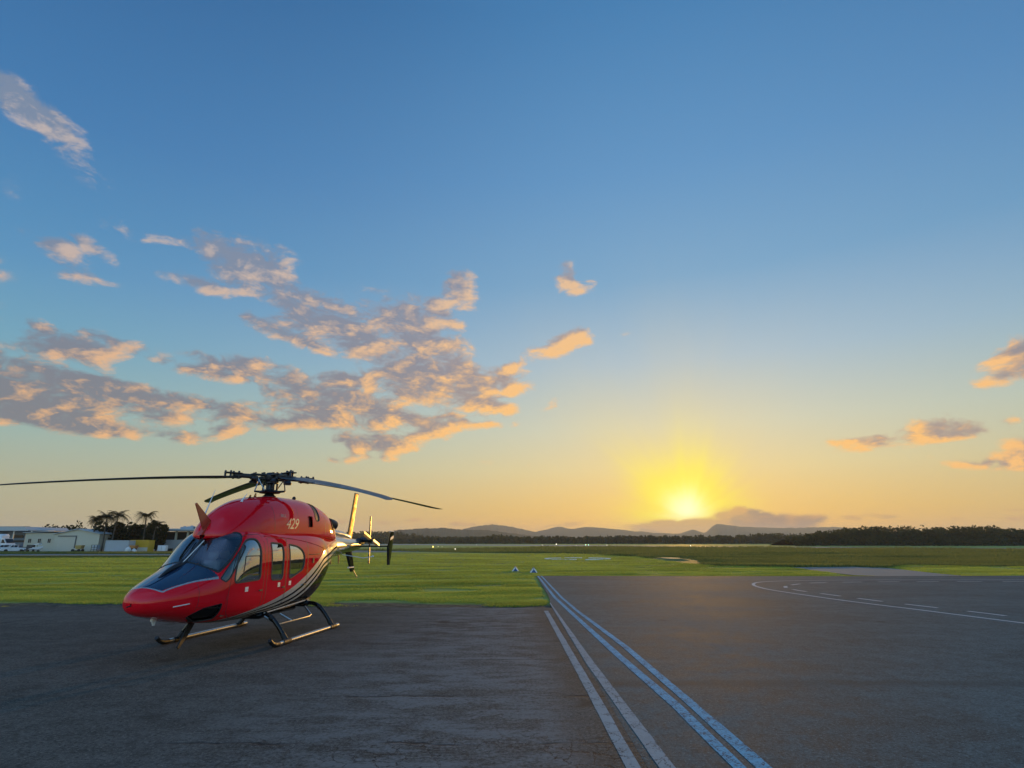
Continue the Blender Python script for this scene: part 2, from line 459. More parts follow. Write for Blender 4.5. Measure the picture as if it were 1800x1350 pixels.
class MB:
    """collects simple shapes into one mesh"""
    def __init__(s):
        s.v, s.f, s.mi = [], [], []
        s.cur = 0

    def add(s, vs, fs):
        b = len(s.v)
        s.v += [tuple(float(c) for c in q) for q in vs]
        s.f += [tuple(b + i for i in q) for q in fs]
        s.mi += [s.cur] * len(fs)
        return s

    def box(s, c, d, rot=None, bev=0.0):
        x, y, z = (q / 2 for q in d)
        if bev > 0:
            bev = min(bev, x * .9, y * .9, z * .9)
            vs, idx = [], {}
            for sx in (-1, 1):
                for sy in (-1, 1):
                    for sz in (-1, 1):
                        for ax in range(3):
                            p = [sx * (x - bev), sy * (y - bev), sz * (z - bev)]
                            p[ax] = (sx * x, sy * y, sz * z)[ax]
                            idx[(sx, sy, sz, ax)] = len(vs)
                            vs.append(p)
            fs = []
            for ax in range(3):
                o = [i for i in range(3) if i != ax]
                for sg in (-1, 1):
                    q = []
                    for (a, b) in ((-1, -1), (1, -1), (1, 1), (-1, 1)):
                        sgn = [0, 0, 0]
                        sgn[ax], sgn[o[0]], sgn[o[1]] = sg, a, b
                        q.append(idx[(*sgn, ax)])
                    fs.append(q)
            for ax in range(3):
                o = [i for i in range(3) if i != ax]
                for a in (-1, 1):
                    for b in (-1, 1):
                        q = []
                        for sg, k in ((-1, 0), (1, 0), (1, 1), (-1, 1)):
                            sgn = [0, 0, 0]
                            sgn[ax], sgn[o[0]], sgn[o[1]] = sg, a, b
                            q.append(idx[(*sgn, o[k])])
                        fs.append(q)
            for sx in (-1, 1):
                for sy in (-1, 1):
                    for sz in (-1, 1):
                        fs.append([idx[(sx, sy, sz, a)] for a in range(3)])
        else:
            vs = [(a, b, e) for a in (-x, x) for b in (-y, y) for e in (-z, z)]
            fs = [(0, 1, 3, 2), (4, 6, 7, 5), (0, 4, 5, 1), (2, 3, 7, 6), (0, 2, 6, 4), (1, 5, 7, 3)]
        out = []
        for p in vs:
            q = Vector(p)
            if rot is not None:
                q = rot @ q
            out.append((q.x + c[0], q.y + c[1], q.z + c[2]))
        return s.add(out, fs)

    def tube(s, pts, rad, n=8, cap=True, flat=1.0, up=(0, 0, 1)):
        pts = [Vector(p) for p in pts]
        if not isinstance(rad, (list, tuple)):
            rad = [rad] * len(pts)
        vs, fs = [], []
        ref = Vector(up)
        for i, p in enumerate(pts):
            t = (pts[min(i + 1, len(pts) - 1)] - pts[max(i - 1, 0)]).normalized()
            a = t.cross(ref)
            if a.length < 1e-3:
                a = t.cross(Vector((1, 0, 0)))
            a.normalize()
            b = a.cross(t).normalized()
            for j in range(n):
                th = 2 * math.pi * j / n
                vs.append(p + a * math.cos(th) * rad[i] + b * math.sin(th) * rad[i] * flat)
        for i in range(len(pts) - 1):
            for j in range(n):
                fs.append((i * n + j, i * n + (j + 1) % n, (i + 1) * n + (j + 1) % n, (i + 1) * n + j))
        if cap:
            fs.append(tuple(range(n - 1, -1, -1)))
            fs.append(tuple((len(pts) - 1) * n + j for j in range(n)))
        return s.add(vs, fs)

    def lathe(s, prof, c=(0, 0, 0), n=16, axis='Z'):
        """profile of (radius, height) round an axis"""
        vs, fs = [], []
        for r, h in prof:
            for j in range(n):
                th = 2 * math.pi * j / n
                u, w = r * math.cos(th), r * math.sin(th)
                p = (u, w, h) if axis == 'Z' else ((h, u, w) if axis == 'X' else (w, h, u))
                vs.append((p[0] + c[0], p[1] + c[1], p[2] + c[2]))
        m = len(prof)
        for i in range(m - 1):
            for j in range(n):
                fs.append((i * n + j, i * n + (j + 1) % n, (i + 1) * n + (j + 1) % n, (i + 1) * n + j))
        fs.append(tuple(range(n - 1, -1, -1)))
        fs.append(tuple((m - 1) * n + j for j in range(n)))
        return s.add(vs, fs)

    def prism(s, poly, y0, y1, plane='XZ'):
        n = len(poly)
        vs = []
        for y in (y0, y1):
            for a, b in poly:
                vs.append((a, y, b) if plane == 'XZ' else ((a, b, y) if plane == 'XY' else (y, a, b)))
        fs = [tuple(range(n)), tuple(range(2 * n - 1, n - 1, -1))]
        for i in range(n):
            j = (i + 1) % n
            fs.append((i, i + n, j + n, j))
        return s.add(vs, fs)

    def build(s, name, m=None, parent=None, smooth=False):
        o = meshobj(name, s.v, s.f, m, parent, False, s.mi)
        bm = bmesh.new()
        bm.from_mesh(o.data)
        bmesh.ops.recalc_face_normals(bm, faces=bm.faces)
        bm.to_mesh(o.data)
        bm.free()
        if smooth:
            o.data.polygons.foreach_set('use_smooth', np.ones(len(o.data.polygons), dtype=bool))
            o.data.set_sharp_from_angle(angle=R(42))
        return o


def sheet(name, pts, z, m, kind='structure', res=0.0, parent=None):
    """flat sheet on the ground from an outline"""
    vs = [Vector((p[0], p[1], z)) for p in pts]
    tris = [list(t) for t in tessellate_polygon([vs])]
    fs = []
    for t in tris:
        n = (vs[t[1]] - vs[t[0]]).cross(vs[t[2]] - vs[t[0]])
        if abs(n.z) > 1e-9:
            fs.append(t if n.z > 0 else t[::-1])
    me = bpy.data.meshes.new(name)
    me.from_pydata([tuple(v) for v in vs], [], fs)
    me.update()
    me.materials.append(m)
    o = link(bpy.data.objects.new(name, me), parent)
    if kind:
        o['kind'] = kind
    return o


# ------------------------------------------------------------------ ground materials
def m_lawn(name, dark, light, dry, dryness=1.0):
    m = bpy.data.materials.new(name)
    m.use_nodes = True
    k = NT(m.node_tree)
    b = k.n['Principled BSDF']
    b.inputs['Roughness'].default_value = .85
    b.inputs['Specular IOR Level'].default_value = .15
    co = k.node('ShaderNodeNewGeometry').outputs['Position']
    s1 = k.v('MULTIPLY', co, (.16, .45, 1))
    n1 = k.noise(s1, .55, 5, .62)
    n2 = k.noise(co, 3.5, 4, .65)
    c = k.mix(k.smooth(n1, .30, .70), dark, light)
    c = k.mix(k.m('MULTIPLY', k.smooth(n2, .52, .78), .35), c, dry)
    n3 = k.noise(k.v('MULTIPLY', co, (.35, .9, 1)), .9, 6, .7)
    # worn bare fringe along the edge of the paving
    x, y, z = k.sep(co)
    edge = k.smooth(y, 25.4, 22.0)
    edge = k.m('MULTIPLY', edge, k.smooth(x, 2.2, 0.8))
    fr = k.smooth(k.m('ADD', n3, k.m('MULTIPLY', edge, .55)), .60, .80)
    c = k.mix(k.m('MULTIPLY', fr, dryness), c, k.mix(k.smooth(n2, .35, .65), (.030, .027, .020), (.13, .11, .075)))
    k.plug(b.inputs['Base Color'], c)
    bn = k.node('ShaderNodeBump')
    bn.inputs['Strength'].default_value = .9
    bn.inputs['Distance'].default_value = .06
    k.plug(bn.inputs['Height'], k.noise(co, 9.0, 5, .7))
    k.l.new(bn.outputs[0], b.inputs['Normal'])
    return m


def m_asphalt(name, base, old):
    m = bpy.data.materials.new(name)
    m.use_nodes = True
    k = NT(m.node_tree)
    b = k.n['Principled BSDF']
    b.inputs['Specular IOR Level'].default_value = .07
    co = k.node('ShaderNodeNewGeometry').outputs['Position']
    x, y, z = k.sep(co)
    big = k.noise(k.v('MULTIPLY', co, (.55, 1.0, 1)), .32, 5, .6, .4)
    mid = k.noise(co, 2.2, 6, .65)
    fine = k.noise(co, 85.0, 3, .7)
    speck = k.node('ShaderNodeTexVoronoi', feature='F1')
    k.plug(speck.inputs['Vector'], co)
    speck.inputs['Scale'].default_value = 110.0
    f = k.m('ADD', k.m('MULTIPLY', big, .5), k.m('MULTIPLY', mid, .5))
    c = k.mix(k.smooth(f, .36, .64), tuple(q * .58 for q in base), tuple(q * 1.42 for q in base))
    c = k.mix(k.m('MULTIPLY', k.smooth(speck.outputs[1], .55, 1.0), .55), c, tuple(q * 2.6 for q in base))
    c = k.mix(k.m('MULTIPLY', k.smooth(fine, .55, .35), .5), c, tuple(q * .5 for q in base))
    grit = k.noise(co, 24.0, 3, .8)
    c = k.mix(k.smooth(grit, .54, .68), c, tuple(q * 2.1 for q in base))
    c = k.mix(k.smooth(grit, .47, .34), c, tuple(q * .35 for q in base))
    blot = k.noise(co, 7.0, 4, .7)
    c = k.mix(k.m('MULTIPLY', k.smooth(blot, .50, .34), .6), c, tuple(q * .5 for q in base))
    height = k.m('ADD', k.m('MULTIPLY', fine, .35), k.m('MULTIPLY', speck.outputs[0], .5))
    if old:
        # pale worn binder towards the painted edge
        w = k.m('MULTIPLY', k.smooth(x, -5.5, -.9), k.smooth(x, 1.15, .35))
        worn = k.noise(k.v('MULTIPLY', co, (.7, 1.7, 1)), 1.15, 9, .78, .2)
        grain = k.noise(co, 17.0, 4, .7)
        w2 = k.m('MULTIPLY', w, k.smooth(k.m('ADD', worn, k.m('MULTIPLY', grain, .55)), .66, .90))
        c = k.mix(k.m('MULTIPLY', w2, .72), c, (.23, .22, .20))
        # transverse paving joints and crazed cracking
        wob = k.m('MULTIPLY', k.m('SUBTRACT', k.noise(co, .9, 5, .7), .5), .45)
        yy = k.m('ADD', y, wob)
        lines = None
        for yj, wd, st in ((7.62, .045, 1.0), (9.75, .05, .9), (12.55, .035, .55), (14.8, .045, .75), (18.3, .04, .5)):
            l = k.m('MULTIPLY', k.smooth(k.m('ABSOLUTE', k.m('SUBTRACT', yy, yj)), wd, wd * .25), st)
            lines = l if lines is None else k.m('MAXIMUM', lines, l)
        lines = k.m('MULTIPLY', k.m('MULTIPLY', lines, k.smooth(k.noise(co, .55, 3, .6), .40, .56)), k.smooth(x, -6.5, -2.0))
        warp = k.v('ADD', k.v('MULTIPLY', co, (1, 1, 0)), k.v('SCALE', k.noise(co, 2.4, 5, .7, out=1), .42))
        vo = k.node('ShaderNodeTexVoronoi', feature='DISTANCE_TO_EDGE')
        k.plug(vo.inputs['Vector'], warp)
        vo.inputs['Scale'].default_value = 3.1
        crk = k.smooth(vo.outputs[0], .030, .004)
        zone = k.m('MULTIPLY', k.smooth(k.m('ABSOLUTE', k.m('SUBTRACT', y, 7.25)), 1.15, .25), k.smooth(x, -5.0, -1.0))
        zone = k.m('MULTIPLY', zone, k.smooth(x, 1.75, 1.2))
        crk = k.m('MULTIPLY', crk, zone)
        crk = k.m('MULTIPLY', crk, k.smooth(k.noise(co, .8, 3, .6), .36, .56))
        dark = k.m('MAXIMUM', lines, crk)
        c = k.mix(k.m('MULTIPLY', dark, .85), c, (.010, .010, .012))
        height = k.m('SUBTRACT', height, k.m('MULTIPLY', dark, 1.4))
    else:
        # long paver lanes and faint scuffs
        lane = k.noise(k.v('MULTIPLY', co, (.18, 1.4, 1)), .9, 5, .65)
        c = k.mix(k.m('MULTIPLY', k.smooth(lane, .5, .75), .35), c, tuple(q * 1.7 for q in base))
        dk = k.m('MULTIPLY', k.smooth(k.m('ABSOLUTE', k.m('SUBTRACT', y, k.m('ADD', 10.3, k.m('MULTIPLY', lane, .5)))), .35, .05), .45)
        c = k.mix(dk, c, tuple(q * .45 for q in base))
    # old oil drips and a few darker spills
    oil = k.node('ShaderNodeTexVoronoi', feature='F1')
    k.plug(oil.inputs['Vector'], k.v('ADD', co, k.v('SCALE', k.noise(co, 6.0, 3, .6, out=1), .12)))
    oil.inputs['Scale'].default_value = .62
    spot = k.m('MULTIPLY', k.smooth(oil.outputs[0], .17, .05), k.smooth(k.sep(oil.outputs[1])[0], .55, .8))
    c = k.mix(k.m('MULTIPLY', spot, .6), c, tuple(q * .28 for q in base))
    k.plug(b.inputs['Base Color'], c)
    k.plug(b.inputs['Roughness'], k.smooth(f, .3, .7, .85, .98))
    bn = k.node('ShaderNodeBump')
    bn.inputs['Strength'].default_value = .55
    bn.inputs['Distance'].default_value = .012
    k.plug(bn.inputs['Height'], height)
    k.l.new(bn.outputs[0], b.inputs['Normal'])
    return m


def m_paint(name, col, under, wear, speckle):
    m = bpy.data.materials.new(name)
    m.use_nodes = True
    k = NT(m.node_tree)
    b = k.n['Principled BSDF']
    b.inputs['Roughness'].default_value = .92
    b.inputs['Specular IOR Level'].default_value = .05
    co = k.node('ShaderNodeNewGeometry').outputs['Position']
    n = k.noise(co, 4.5, 7, .72)
    fine = k.noise(co, 30.0, 4, .8)
    t = k.m('ADD', k.m('MULTIPLY', n, 1 - speckle), k.m('MULTIPLY', fine, speckle))
    gone = k.smooth(t, wear + .07, wear - .05)
    c = k.mix(k.noise(co, 1.7, 5, .6), tuple(q * .74 for q in col), tuple(min(1, q * 1.15) for q in col))
    warp = k.v('ADD', k.v('MULTIPLY', co, (1, 1, 0)), k.v('SCALE', k.noise(co, 2.4, 5, .7, out=1), .5))
    vo = k.node('ShaderNodeTexVoronoi', feature='DISTANCE_TO_EDGE')
    k.plug(vo.inputs['Vector'], warp)
    vo.inputs['Scale'].default_value = 2.0
    crk = k.smooth(vo.outputs[0], .022, .003)
    y = k.sep(co)[1]
    crk = k.m('MULTIPLY', crk, k.smooth(y, 17, 9))
    c = k.mix(k.m('MAXIMUM', gone, k.m('MULTIPLY', crk, .9)), c, under)
    k.plug(b.inputs['Base Color'], c)
    bn = k.node('ShaderNodeBump')
    bn.inputs['Strength'].default_value = .5
    bn.inputs['Distance'].default_value = .01
    k.plug(bn.inputs['Height'], fine)
    k.l.new(bn.outputs[0], b.inputs['Normal'])
    return m


def m_blade(name, cols):
    """thin grass or leaf: reflects and lets light through"""
    m = bpy.data.materials.new(name)
    m.use_nodes = True
    k = NT(m.node_tree)
    k.n.clear()
    co = k.node('ShaderNodeNewGeometry').outputs['Position']
    n = k.noise(k.v('MULTIPLY', co, (.16, .45, .2)), .55, 5, .62)
    n2 = k.noise(co, 2.3, 3, .6)
    c = k.mix(k.smooth(n, .3, .7), cols[0], cols[1])
    c = k.mix(k.m('MULTIPLY', k.smooth(n2, .5, .8), .4), c, cols[2])
    df = k.node('ShaderNodeBsdfDiffuse')
    k.plug(df.inputs[0], c)
    tr = k.node('ShaderNodeBsdfTranslucent')
    k.plug(tr.inputs[0], c)
    mx = k.node('ShaderNodeMixShader')
    mx.inputs[0].default_value = .58
    k.l.new(df.outputs[0], mx.inputs[1])
    k.l.new(tr.outputs[0], mx.inputs[2])
    out = k.node('ShaderNodeOutputMaterial')
    k.l.new(mx.outputs[0], out.inputs[0])
    return m


LAWN = m_lawn("lawn_grass", (.22, .235, .05), (.38, .39, .08), (.26, .22, .085))
ROUGH = m_lawn("rough_grass", (.12, .13, .045), (.18, .185, .06), (.21, .17, .075), 0.0)
OLD = m_asphalt("old_asphalt", (.092, .085, .071), True)
NEW = m_asphalt("newer_asphalt", (.068, .102, .100), False)
TAXI = mat("grey_taxiway", (.12, .15, .14), .8, var=.2, vscale=.3)
WHITE_LINE = m_paint("aged_white_paint", (.37, .355, .325), (.06, .058, .055), .42, .45)
EDGE_LINE = m_paint("white_paint", (.48, .47, .43), (.10, .10, .095), .30, .35)
BLUE_LINE = m_paint("pale_blue_paint", (.17, .43, .53), (.055, .06, .065), .45, .6)
BLADE = m_blade("grass_blades", [(.30, .335, .056), (.52, .55, .10), (.53, .47, .14)])
BLADE_R = m_blade("rough_grass_blades", [(.16, .18, .055), (.23, .24, .07), (.28, .23, .09)])

# ------------------------------------------------------------------ ground
XE = 1.42                                        # joint between the two aprons
Y_OLD, Y_NEW = 21.9, 41.7                        # far edges of the two aprons
tag(sheet("ground", [(-7000, -300), (7000, -300), (7000, 7000), (-7000, 7000)], -.06, LAWN), kind='structure')


def wobble(p, q, n, amp):
    out = []
    for i in range(n + 1):
        t = i / n
        w = amp * (math.sin(t * n * .9) * .4 + RNG.uniform(-1, 1) * .6)
        out.append((p[0] + (q[0] - p[0]) * t, p[1] + (q[1] - p[1]) * t + (w if 0 < i < n else 0)))
    return out


edge_old = wobble((XE, Y_OLD), (-45, Y_OLD + .9), 120, .22)
sheet("asphalt_apron", [(-45, -40), (XE + .06, -40), (XE + .06, Y_OLD)] + edge_old[1:], 0.0, OLD)
edge_new = wobble((1.69, Y_NEW), (2.3, Y_NEW), 2, .02)
sheet("newer_apron", [(XE, -40), (60, -40), (60, 42.0), (44, 41.9), (36, 42.0), (30, 41.7), (22.2, 41.4), (15, 41.5), (1.69, Y_NEW), (1.60, 26.0), (1.44, 22.6)], .0008, NEW)
# apron kerb faces so that the paving has thickness
kb = MB()
for a, b in zip(edge_old[:-1], edge_old[1:]):
    kb.add([(a[0], a[1], 0), (b[0], b[1], 0), (b[0], b[1] + .05, -.08), (a[0], a[1] + .05, -.08)], [(0, 1, 2, 3)])
ko = kb.build("apron_edge", OLD)
tag(ko, kind='structure')
# bare strip of dirt and dead grass between the paving and the lawn
DIRT = mat("bare_verge_soil", (.085, .072, .052), .95, spec=.05, var=.75, vscale=1.6, bump=.8, bscale=9)
inner = [(p[0], p[1] - .12) for p in edge_old]
outer = []
for i, p in enumerate(edge_old):
    outer.append((p[0], p[1] + .45 + .38 * math.sin(i * .83) * math.sin(i * .31 + 1) + RNG.uniform(-.12, .3)))
VV = [(p[0], p[1], -.035) for p in inner] + [(p[0], p[1], -.05) for p in outer]
nE = len(inner)
vg = meshobj("verge", VV, [(i + 1, i, nE + i, nE + i + 1) for i in range(nE - 1)], DIRT)
vg['kind'] = 'structure'
# pale taxiway leading off to the right behind the apron
taxi_pts = [gp(1440, 1003.5), gp(1392, 996.8), gp(1500, 995.8), gp(1562, 998), gp(1656, 1008.4), gp(1700, 1011.8), gp(1560, 1012.8), gp(1500, 1010.5)]
sheet("taxiway", taxi_pts, -.020, TAXI)
# the taxiway on the far side of the lawn, and the road before the hangars
sheet("far_taxiway", [gp(560, 971.2), gp(640, 970.3), gp(830, 968.8), gp(900, 965.0), gp(990, 961.5), gp(960, 961.2), gp(850, 966.2), gp(620, 967.4), gp(560, 968.0)], -.045, TAXI)
sheet("perimeter_road", [gp(-260, 979), gp(0, 978.6), gp(300, 977.4), gp(560, 971.4), gp(560, 968.4), gp(300, 973.2), gp(0, 973.6), gp(-260, 973.8)], -.047, TAXI)
RUN = mat("runway_asphalt", (.24, .23, .215), .75, var=.15, vscale=.05)
sheet("runway", [gp(430, 956.6), gp(640, 957.6), gp(1000, 959.6), gp(1300, 962.2), gp(1800, 965.0), gp(2100, 966.6), gp(2100, 964.2), gp(1800, 963.2), gp(1300, 960.4), gp(1000, 957.9), gp(640, 956.2), gp(430, 955.6)], -.045, RUN)
# rough darker grass beyond the mown lawn
rough_pts = [gp(600, 966.8), gp(850, 971.5), gp(1000, 972.5), gp(1120, 978.0), gp(1200, 988.5), gp(1260, 994.0), gp(1400, 996.5), gp(1560, 997.5), gp(1590, 992.0), gp(1700, 994.5), gp(2300, 996.5), gp(2300, 967.6), gp(1800, 965.6), gp(1300, 962.6), gp(1000, 960.2), gp(850, 965.0)]
sheet("rough_grass", rough_pts, -.052, ROUGH)

# painted lines
M_LINES = []


def line(name, left, right, m, label, z=.009, group=None):
    z = .0008 + (z - .006) * .5 + .0016

    def even(P, n):
        P = np.array(P, float)
        d = np.concatenate([[0], np.cumsum(np.hypot(*np.diff(P, axis=0).T))])
        t = np.linspace(0, d[-1], n)
        return np.stack([np.interp(t, d, P[:, 0]), np.interp(t, d, P[:, 1])], 1)
    n = max(len(left), len(right))
    A, B = even(left, n), even(right, n)
    A[:, 0] += RNG.uniform(-.004, .004, n)
    B[:, 0] += RNG.uniform(-.004, .004, n)
    V = [(p[0], p[1], z) for p in A] + [(p[0], p[1], z) for p in B]
    F = []
    for i in range(n - 1):
        q = (i, i + 1, n + i + 1, n + i)
        e = (V[q[1]][0] - V[q[0]][0]) * (V[q[3]][1] - V[q[0]][1]) - (V[q[1]][1] - V[q[0]][1]) * (V[q[3]][0] - V[q[0]][0])
        F.append(q if e > 0 else q[::-1])
    o = meshobj(name, V, F, m)
    o['kind'] = 'structure'
    return o


def dense(pts, step=.3):
    out = []
    for a, b in zip(pts[:-1], pts[1:]):
        n = max(1, int(math.hypot(b[0] - a[0], b[1] - a[1]) / step))
        out += [(a[0] + (b[0] - a[0]) * i / n, a[1] + (b[1] - a[1]) * i / n) for i in range(n)]
    return out + [pts[-1]]


line("white_edge_line", dense([(1.10, 21.0), (1.19, 10.0), (1.22, 3.0)]), dense([(1.245, 21.0), (1.345, 10.0), (1.375, 3.0)]), WHITE_LINE, None, .006)
line("white_edge_line", dense([(1.46, 23.6), (1.455, 12.2), (1.56, 6.5), (1.58, 3.0)]), dense([(1.50, 23.6), (1.62, 12.2), (1.735, 6.5), (1.76, 3.0)]), WHITE_LINE, None)
line("blue_taxi_line", dense([(1.74, 41.6), (1.76, 25.9), (1.91, 20.8), (2.15, 13.0), (2.31, 9.2), (2.33, 6.5), (2.33, 3.0)]), dense([(1.85, 41.6), (1.89, 25.9), (2.05, 20.8), (2.31, 13.0), (2.475, 9.2), (2.47, 6.5), (2.47, 3.0)]), BLUE_LINE, None)
line("blue_taxi_line", dense([(1.99, 41.6), (2.06, 25.9), (2.19, 20.8), (2.50, 14.0), (2.56, 9.5), (2.57, 6.5), (2.57, 3.0)]), dense([(2.09, 41.6), (2.17, 25.9), (2.31, 20.8), (2.65, 14.0), (2.715, 9.5), (2.75, 6.5), (2.75, 3.0)]), BLUE_LINE, None)


def offset_line(pts, w):
    L, Rr = [], []
    for i, p in enumerate(pts):
        a, b = pts[max(i - 1, 0)], pts[min(i + 1, len(pts) - 1)]
        t = Vector((b[0] - a[0], b[1] - a[1])).normalized()
        L.append((p[0] - t.y * w / 2, p[1] + t.x * w / 2))
        Rr.append((p[0] + t.y * w / 2, p[1] - t.x * w / 2))
    return L, Rr


def spline(pts, n=8):
    out = []
    P = [np.array(p, float) for p in pts]
    for i in range(len(P) - 1):
        p0, p1, p2, p3 = P[max(i - 1, 0)], P[i], P[i + 1], P[min(i + 2, len(P) - 1)]
        for j in range(n):
            t = j / n
            out.append(tuple(.5 * (2 * p1 + (p2 - p0) * t + (2 * p0 - 5 * p1 + 4 * p2 - p3) * t * t + (3 * p1 - p0 - 3 * p2 + p3) * t ** 3)))
    return out + [tuple(P[-1])]


curve = spline([(17.2, 10.0), (15.9, 14.4), (15.0, 17.83), (14.2, 21.4), (13.5, 24.2), (13.05, 27.2), (12.82, 29.4), (12.85, 31.0), (13.25, 33.0), (14.1, 34.8), (15.3, 35.9), (17.4, 36.7), (20.5, 37.2), (24.75, 37.35), (34, 37.4), (48, 37.2)])
L_, R_ = offset_line(curve, .17)
line("curved_edge_line", L_, R_, EDGE_LINE, None)
dash = spline([(19.0, 10.5), (17.2, 14.6), (16.1, 18.2), (15.75, 20.3), (15.25, 22.2), (14.8, 24.0), (14.42, 26.2), (14.12, 28.2), (13.98, 29.6), (14.1, 30.9), (14.65, 32.2), (15.7, 33.4), (17.2, 34.6), (19.5, 35.3), (23, 35.7), (28, 35.8), (36, 35.8)], 24)
acc, seg, on, cur = 0.0, [], True, []
for a, b in zip(dash[:-1], dash[1:]):
    d = math.hypot(b[0] - a[0], b[1] - a[1])
    if on:
        cur.append(a)
    acc += d
    lim = (1.25 if on else 1.0)
    if acc > lim:
        if on and len(cur) > 1:
            cur.append(b)
            seg.append(cur)
        cur, acc, on = [], 0.0, not on
for s_ in seg:
    L_, R_ = offset_line(s_, .18)
    line("dashed_line", L_, R_, EDGE_LINE, None, .010)


# ------------------------------------------------------------------ grass
def inside(px, py, poly):
    n = len(poly)
    r = np.zeros(px.shape, bool)
    j = n - 1
    for i in range(n):
        xi, yi = poly[i]
        xj, yj = poly[j]
        c = ((yi > py) != (yj > py)) & (px < (xj - xi) * (py - yi) / (yj - yi + 1e-12) + xi)
        r ^= c
        j = i
    return r


def tufts(name, P, hgt, m, spread, nb=3, kindlabel=None):
    """blades of grass at points P (n x 2): nb triangles per tuft"""
    n = len(P)
    ang = RNG.uniform(0, 2 * math.pi, (n, nb))
    lean = RNG.uniform(-1, 1, (n, nb, 2)) * spread[:, None, None]
    h = hgt[:, None] * RNG.uniform(.55, 1.25, (n, nb))
    off = RNG.normal(0, 1, (n, nb, 2)) * spread[:, None, None] * .8
    w = hgt[:, None] * RNG.uniform(.14, .30, (n, nb))
    bx = P[:, None, 0] + off[..., 0]
    by = P[:, None, 1] + off[..., 1]
    V = np.zeros((n, nb, 3, 3))
    V[..., 0, 0] = bx - np.cos(ang) * w
    V[..., 0, 1] = by - np.sin(ang) * w
    V[..., 1, 0] = bx + np.cos(ang) * w
    V[..., 1, 1] = by + np.sin(ang) * w
    V[..., 0, 2] = V[..., 1, 2] = -.065
    V[..., 2, 0] = bx + lean[..., 0]
    V[..., 2, 1] = by + lean[..., 1]
    V[..., 2, 2] = h - .06
    V = V.reshape(-1, 3)
    me = bpy.data.meshes.new(name)
    nt = len(V) // 3
    me.vertices.add(len(V))
    me.vertices.foreach_set('co', V.ravel().astype(np.float32))
    me.loops.add(nt * 3)
    me.loops.foreach_set('vertex_index', np.arange(nt * 3, dtype=np.int32))
    me.polygons.add(nt)
    me.polygons.foreach_set('loop_start', np.arange(0, nt * 3, 3, dtype=np.int32))
    me.polygons.foreach_set('loop_total', np.full(nt, 3, dtype=np.int32))
    me.materials.append(m)
    me.update(calc_edges=True)
    o = link(bpy.data.objects.new(name, me))
    o['kind'] = 'stuff'
    return o


def patchy(x, y, s, seed):
    """cheap smooth noise in 0..1"""
    r = np.random.default_rng(seed)
    v = np.zeros_like(x)
    for i in range(9):
        a = r.uniform(0, 2 * math.pi)
        f = s * r.uniform(.5, 2.2)
        v += np.sin((x * math.cos(a) * .45 + y * math.sin(a)) * f + r.uniform(0, 6.28))
    return .5 + v / 9 * 1.1


def lawn_points(n, y0, y1, power, xr):
    u = RNG.uniform(0, 1, n)
    y = 1 / (1 / y0 - u * (1 / y0 - 1 / y1)) if power == 2 else y0 + u * (y1 - y0)
    x = RNG.uniform(-1, 1, n)
    x = np.where(x < 0, x * (1.4 * y + 1.5), x * xr * y)
    return x, y


x, y = lawn_points(680000, 21.6, 120.0, 2, 1.3)
edge_y = np.interp(-x, [-p[0] for p in edge_old], [p[1] for p in edge_old])
keep = np.where(x < XE, y > edge_y - .04 + RNG.uniform(0, .25, len(x)) ** 2, y > Y_NEW + .1)
keep &= ~((x > 1.30) & (x < 1.72) & (y < 24.0))
keep &= np.where((x >= XE) & (x < 1.75), y > 41.6, True)
keep &= ~inside(x, y, taxi_pts)
keep &= ~inside(x, y, rough_pts)
keep &= ~inside(x, y, [gp(-260, 979.2), gp(0, 978.9), gp(300, 977.6), gp(560, 971.6), gp(560, 968.2), gp(-260, 973.0)])
worn = patchy(x, y, 2.2, 3) + np.clip((25.2 - y) / 3.0, 0, 1) * .85 * (x < 2)
vedge = np.interp(-x, [-p[0] for p in outer], [p[1] for p in outer])
keep &= ~((x < XE) & (y < vedge) & (RNG.uniform(0, 1, len(x)) < .72))
keep &= (worn < .80 + RNG.uniform(-.14, .14, len(x)))
x, y = x[keep], y[keep]
sc = .55 + .9 * np.clip(patchy(x, y, 1.3, 9), 0, 1)
hgt = (.035 + .0010 * y) * sc
tufts("lawn_blades", np.stack([x, y], 1), hgt, BLADE, .03 + .0016 * y)
x = RNG.uniform(-60, 330, 120000)
u = RNG.uniform(0, 1, 120000)
y = 1 / (1 / 52.0 - u * (1 / 52.0 - 1 / 260.0))
x = RNG.uniform(-.35, .98, 120000) * y
keep = inside(x, y, rough_pts) & ~inside(x, y, [(15.5, 60), (19.0, 60), (24.6, 78), (24.6, 85), (18.2, 85), (17.5, 78)]) & ~inside(x, y, taxi_pts)
x, y = x[keep], y[keep]
tufts("rough_grass_blades", np.stack([x, y], 1), (.10 + .0026 * y) * (.4 + patchy(x, y, .35, 21)), BLADE_R, .05 + .003 * y)

# ------------------------------------------------------------------ helicopter
HELI_O, HELI_YAW = (-6.513, 15.508), 8.0


